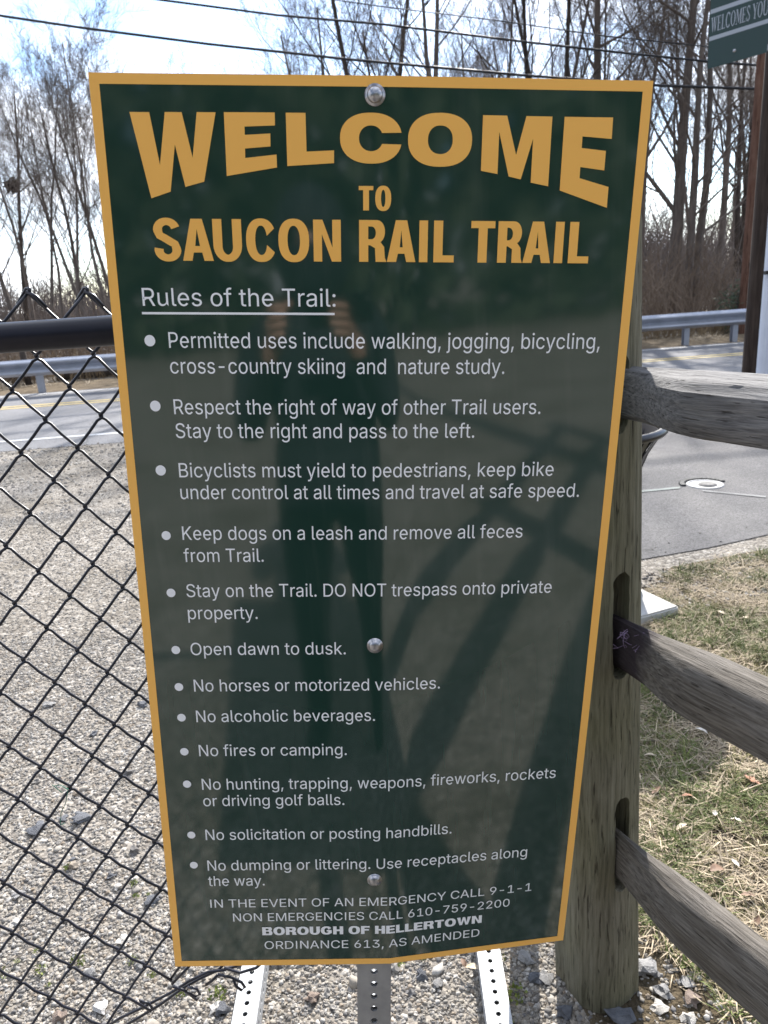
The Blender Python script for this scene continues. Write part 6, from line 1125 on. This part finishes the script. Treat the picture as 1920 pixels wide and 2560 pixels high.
LV = [(1790, 2195, 52, 'brown', 'curled brown leaf above the bottom rail, the largest of the leaves'), (1866, 2258, 36, 'brown', 'dark brown leaf near the right edge over the bottom rail'), (1880, 1968, 50, 'red', 'long reddish-brown leaf at the right edge of the grass'), (1786, 2048, 26, 'pale', 'pale crumpled leaf in the grass beyond the fence post'),
 (1703, 2085, 32, 'tan', 'tan leaf lying in straw right of the lower mortise'), (1841, 2068, 28, 'pale', 'pale leaf right of the crumpled one'), (1837, 2173, 26, 'pale', 'whitish leaf right of the curled brown leaf'), (1891, 2320, 30, 'brown', 'brown leaf at the right edge near the bottom rail'), (1718, 2007, 30, 'red', 'small rusty leaf in the green grass'),
 (1752, 1842, 30, 'pale', 'bleached leaf in a gap of sunlight between the shadows'), (1720, 1765, 26, 'pale', 'bleached leaf just under the middle rail'), (1893, 1648, 24, 'pale', 'pale leaf on the bare soil near the right edge'), (1625, 1905, 30, 'tan', 'tan leaf in the shade right of the post'), (1800, 1545, 26, 'tan', 'tan leaf on the lawn above the middle rail'),
 (1862, 1556, 30, 'tan', 'tan blade-like leaf near the right edge above the middle rail'), (1640, 1990, 32, 'brown', 'brown leaf in the shade next to the post'), (1182, 2440, 40, 'tan', 'tan curled leaf left of the right base tube'), (1160, 2425, 26, 'brown', 'brown leaf just left of the tan curled leaf')]
for k, (x, y, s, cm, lb) in enumerate(LV):
    p = G(x, y); sz = s * (p - EYE).dot(_f) / FPX; me = LF[k % 4].copy(); me.materials.append(LM[cm]); o = link('dead_leaf', me); o.location = (p.x, p.y, .018 + sz * .12); o.scale = (sz, sz, sz); o.rotation_euler = (.3 * math.sin(k * 2.2), .35 * math.cos(k * 1.7), k * 2.3 + .5); tag(o, lb, 'leaf', 'fallen dead leaves')

# ================================================================== the photographer, standing before the sign
def person():
    V = []; E = []; Rr = []
    def v(p, r): V.append(Vector(p)); Rr.append(r if hasattr(r, '__len__') else (r, r)); return len(V) - 1
    def chain(a, pts):
        for p, r in pts: b = v(p, r); E.append((a, b)); a = b
        return a
    X0, Y0 = -.15, -.46
    pel = v((X0, Y0, .93), (.168, .125)); ab = chain(pel, [((X0, Y0 - .01, 1.06), (.165, .12)), ((X0, Y0 - .01, 1.20), (.185, .13)), ((X0, Y0, 1.33), (.185, .125)), ((X0, Y0 + .005, 1.42), (.105, .085))])
    nk = chain(ab, [((X0, Y0 + .015, 1.48), (.058, .06)), ((X0, Y0 + .03, 1.54), (.06, .068)), ((X0, Y0 + .05, 1.61), (.076, .092)), ((X0, Y0 + .055, 1.68), (.074, .09)), ((X0, Y0 + .05, 1.73), (.045, .055))])
    chest = pel + 3
    for s in (-1, 1):
        chain(pel, [((X0 + s * .09, Y0, .86), (.10, .105)), ((X0 + s * .10, Y0 + .01, .66), (.078, .085)), ((X0 + s * .105, Y0 + .02, .48), (.058, .062)), ((X0 + s * .11, Y0, .28), (.052, .058)), ((X0 + s * .115, Y0 - .02, .10), (.038, .042)), ((X0 + s * .118, Y0 - .01, .05), (.042, .045)), ((X0 + s * .13, Y0 + .13, .035), (.042, .032))])
        hx_, hz_ = ((X0 - .075), 1.425) if s < 0 else (X0 + .085, 1.42)
        wr = chain(chest, [((X0 + s * .155, Y0, 1.385), (.068, .068)), ((X0 + s * .205, Y0 + .0, 1.33), (.055, .055)), ((X0 + s * .235, Y0 + .04, 1.16), (.046, .048)), ((X0 + s * .215, Y0 + .14, 1.12), (.043, .044)), ((X0 + s * .15, Y0 + .27, 1.26), (.036, .038)), ((hx_ + s * .02, Y0 + .375, 1.375), (.027, .024))])
        pm_ = chain(wr, [((hx_, Y0 + .405, hz_), (.034, .020))])
        for q in range(4):
            bx = hx_ - s * (.0) ; fz = hz_ + .020 + q * .0
            root = (hx_ + s * (.012 - .0), Y0 + .425, hz_ - .028 + q * .021); L_ = (.062, .072, .074, .066)[q] * .5
            chain(pm_, [(root, .0095), ((root[0] - s * .006, root[1] + .022, root[2] + .006), .009), ((root[0] - s * (.006 + L_ * .55), root[1] + .036, root[2] + .010), .0082), ((root[0] - s * (.006 + L_), root[1] + .034, root[2] + .012), .0075)])
        chain(pm_, [((hx_ - s * .010, Y0 + .395, hz_ + .028), .0115), ((hx_ - s * .026, Y0 + .400, hz_ + .044), .010), ((hx_ - s * .040, Y0 + .410, hz_ + .052), .0085)])
    me = bpy.data.meshes.new('body'); me.from_pydata([tuple(p) for p in V], E, []); o = bpy.data.objects.new('body', me); COL.objects.link(o)
    md = o.modifiers.new('s', 'SKIN'); sk = me.skin_vertices[0].data
    for i, r in enumerate(Rr): sk[i].radius = r
    sk[0].use_root = True; md.use_smooth_shade = True; s2 = o.modifiers.new('u', 'SUBSURF'); s2.levels = 2
    bpy.context.view_layer.update(); dg = bpy.context.evaluated_depsgraph_get(); me2 = bpy.data.meshes.new_from_object(o.evaluated_get(dg)); bpy.data.objects.remove(o)
    # face: nose, brow, chin; and clothes by region
    hc = Vector((X0, Y0 + .05, 1.64))
    for vv in me2.vertices:
        c = vv.co
        d = c - hc
        if d.length < .16 and d.y > 0 and c.z > 1.54:
            c.y += .020 * math.exp(-(d.x ** 2) / .00018 - (c.z - 1.625) ** 2 / .0006); c.y -= .010 * (math.exp(-((abs(d.x) - .032) ** 2) / .0003 - (c.z - 1.652) ** 2 / .0002)); c.y += .006 * math.exp(-(d.x ** 2) / .0006 - (c.z - 1.585) ** 2 / .00015)
    ms = [mat('skin', (.42, .25, .18), (.48, .30, .22), scale=8, rough=.55), mat('jacket_dark', (.008, .011, .016), (.015, .019, .026), scale=30, rough=.85), mat('trousers_dark', (.009, .010, .013), (.016, .018, .023), scale=30, rough=.9), mat('shoe_black', (.008, .008, .009), rough=.6)]
    root = empty('person', (X0, Y0, 0), 'person in dark jacket and trousers, head under an added dark cover, holding up a phone, mirrored in the green sign', 'person')
    off = root.location
    for vv in me2.vertices: vv.co = vv.co - off
    me2.materials.clear(); [me2.materials.append(m_) for m_ in ms]
    for p in me2.polygons:
        c = p.center + off; p.use_smooth = True
        p.material_index = 0 if (c.z > 1.475 and abs(c.x - X0) < .12 and c.y < Y0 + .2) or c.y > Y0 + .37 else (3 if c.z < .085 else (2 if c.z < .93 else 1))
    b = link('body', me2, None, root)
    # jacket hem, collar, hair as children
    jk = MB().lathe([(.168, .86), (.176, .90), (.172, 1.0), (.166, 1.05), (.160, 1.05), (.165, .95), (.160, .87)], 30, Matrix.Translation((X0, Y0, 0)) @ Matrix.Diagonal((1, .80, 1, 1))).build('jacket_hem', ms[1], root, True)
    MB().lathe([(.075, 1.44), (.072, 1.475), (.068, 1.50), (.062, 1.50), (.066, 1.44)], 24, Matrix.Translation((X0, Y0 + .015, 0))).build('collar', ms[1], root, True)
    hb = bmesh.new(); bmesh.ops.create_icosphere(hb, subdivisions=4, radius=1)
    for vv in list(hb.verts):
        d = vv.co.copy(); k = 1 + .05 * noise.noise(d * 6); vv.co = Vector((X0 + d.x * .092 * k, Y0 + .04 + d.y * .108 * k, 1.665 + d.z * .105 * k)) - off
    bmesh.ops.delete(hb, geom=[f for f in hb.faces if (f.calc_center_median() + off).y > Y0 + .055 + .12 * max(0, ((f.calc_center_median() + off).z - 1.66)) * 6 or (f.calc_center_median() + off).z < 1.60], context='FACES')
    hm = bpy.data.meshes.new('hair'); hb.to_mesh(hm); hb.free(); sm(hm, 180); link('hair', hm, mat('hair_dark', (.02, .014, .01), (.04, .028, .02), scale=60, rough=.6, stretch=(1, 1, .1)), root)
    hb = bmesh.new(); bmesh.ops.create_icosphere(hb, subdivisions=4, radius=1)
    for vv in hb.verts:
        d = vv.co.copy(); k = 1 + .04 * noise.noise(d * 5); vv.co = Vector((X0 + d.x * .108 * k, Y0 + .052 + d.y * .128 * k, 1.615 + d.z * .165 * k)) - off
    bmesh.ops.delete(hb, geom=[f for f in hb.faces if (f.calc_center_median() + off).y > Y0 + .10 and abs((f.calc_center_median() + off).z - 1.645) < .022 and abs((f.calc_center_median() + off).x - X0) < .06], context='FACES')
    hm = bpy.data.meshes.new('added_head_cover'); hb.to_mesh(hm); hb.free(); sm(hm, 180); link('added_head_cover', hm, ms[1], root)  # dark shell added over the head so the mirrored face stays dark
    for s in (-1, 1):
        eb = bmesh.new(); bmesh.ops.create_uvsphere(eb, u_segments=14, v_segments=10, radius=.012); em = bpy.data.meshes.new('eye'); eb.to_mesh(em); eb.free(); sm(em, 180)
        e = link('eye', em, mat('eye_white', (.7, .7, .68), rough=.2), root); e.location = Vector((X0 + s * .032, Y0 + .132, 1.650)) - off
        ea = bmesh.new(); bmesh.ops.create_uvsphere(ea, u_segments=12, v_segments=8, radius=1); [setattr(q, 'co', Vector((q.co.x * .010, q.co.y * .018, q.co.z * .032))) for q in ea.verts]; am = bpy.data.meshes.new('ear'); ea.to_mesh(am); ea.free(); sm(am, 180)
        e = link('ear', am, ms[0], root); e.location = Vector((X0 + s * .080, Y0 + .045, 1.635)) - off
person()
# phone in the hands (the camera looks out just in front of its top corner)
phn = empty('phone', (-.05, -.03, 1.455), 'black mobile phone held upright in both hands before the sign', 'phone'); Mp = Matrix.Translation((-.068, -.030, 1.452)) @ Matrix.Rotation(-PITCH, 4, 'X') @ Matrix.Rotation(R(-3.8), 4, 'Y')
bm = bmesh.new(); bmesh.ops.create_cube(bm, size=1); [setattr(q, 'co', Vector((q.co.x * .158, q.co.y * .008, q.co.z * .075))) for q in bm.verts]; bmesh.ops.bevel(bm, geom=bm.edges[:], offset=.003, segments=3, affect='EDGES'); bm.transform(Matrix.Translation(-phn.location) @ Mp); me = bpy.data.meshes.new('phone_body'); bm.to_mesh(me); bm.free(); link('phone_body', me, mat('phone_black', (.01, .01, .012), rough=.2), phn)
MB().lathe([(.0, .0), (.007, 0), (.008, .0015), (.008, .0015)], 20, Mp @ Matrix.Translation((.068, .0045, .025)) @ Matrix.Rotation(R(-90), 4, 'X')).build('lens_ring', mat('lens_metal', (.1, .1, .11), rough=.3, metal=.8), phn, True)
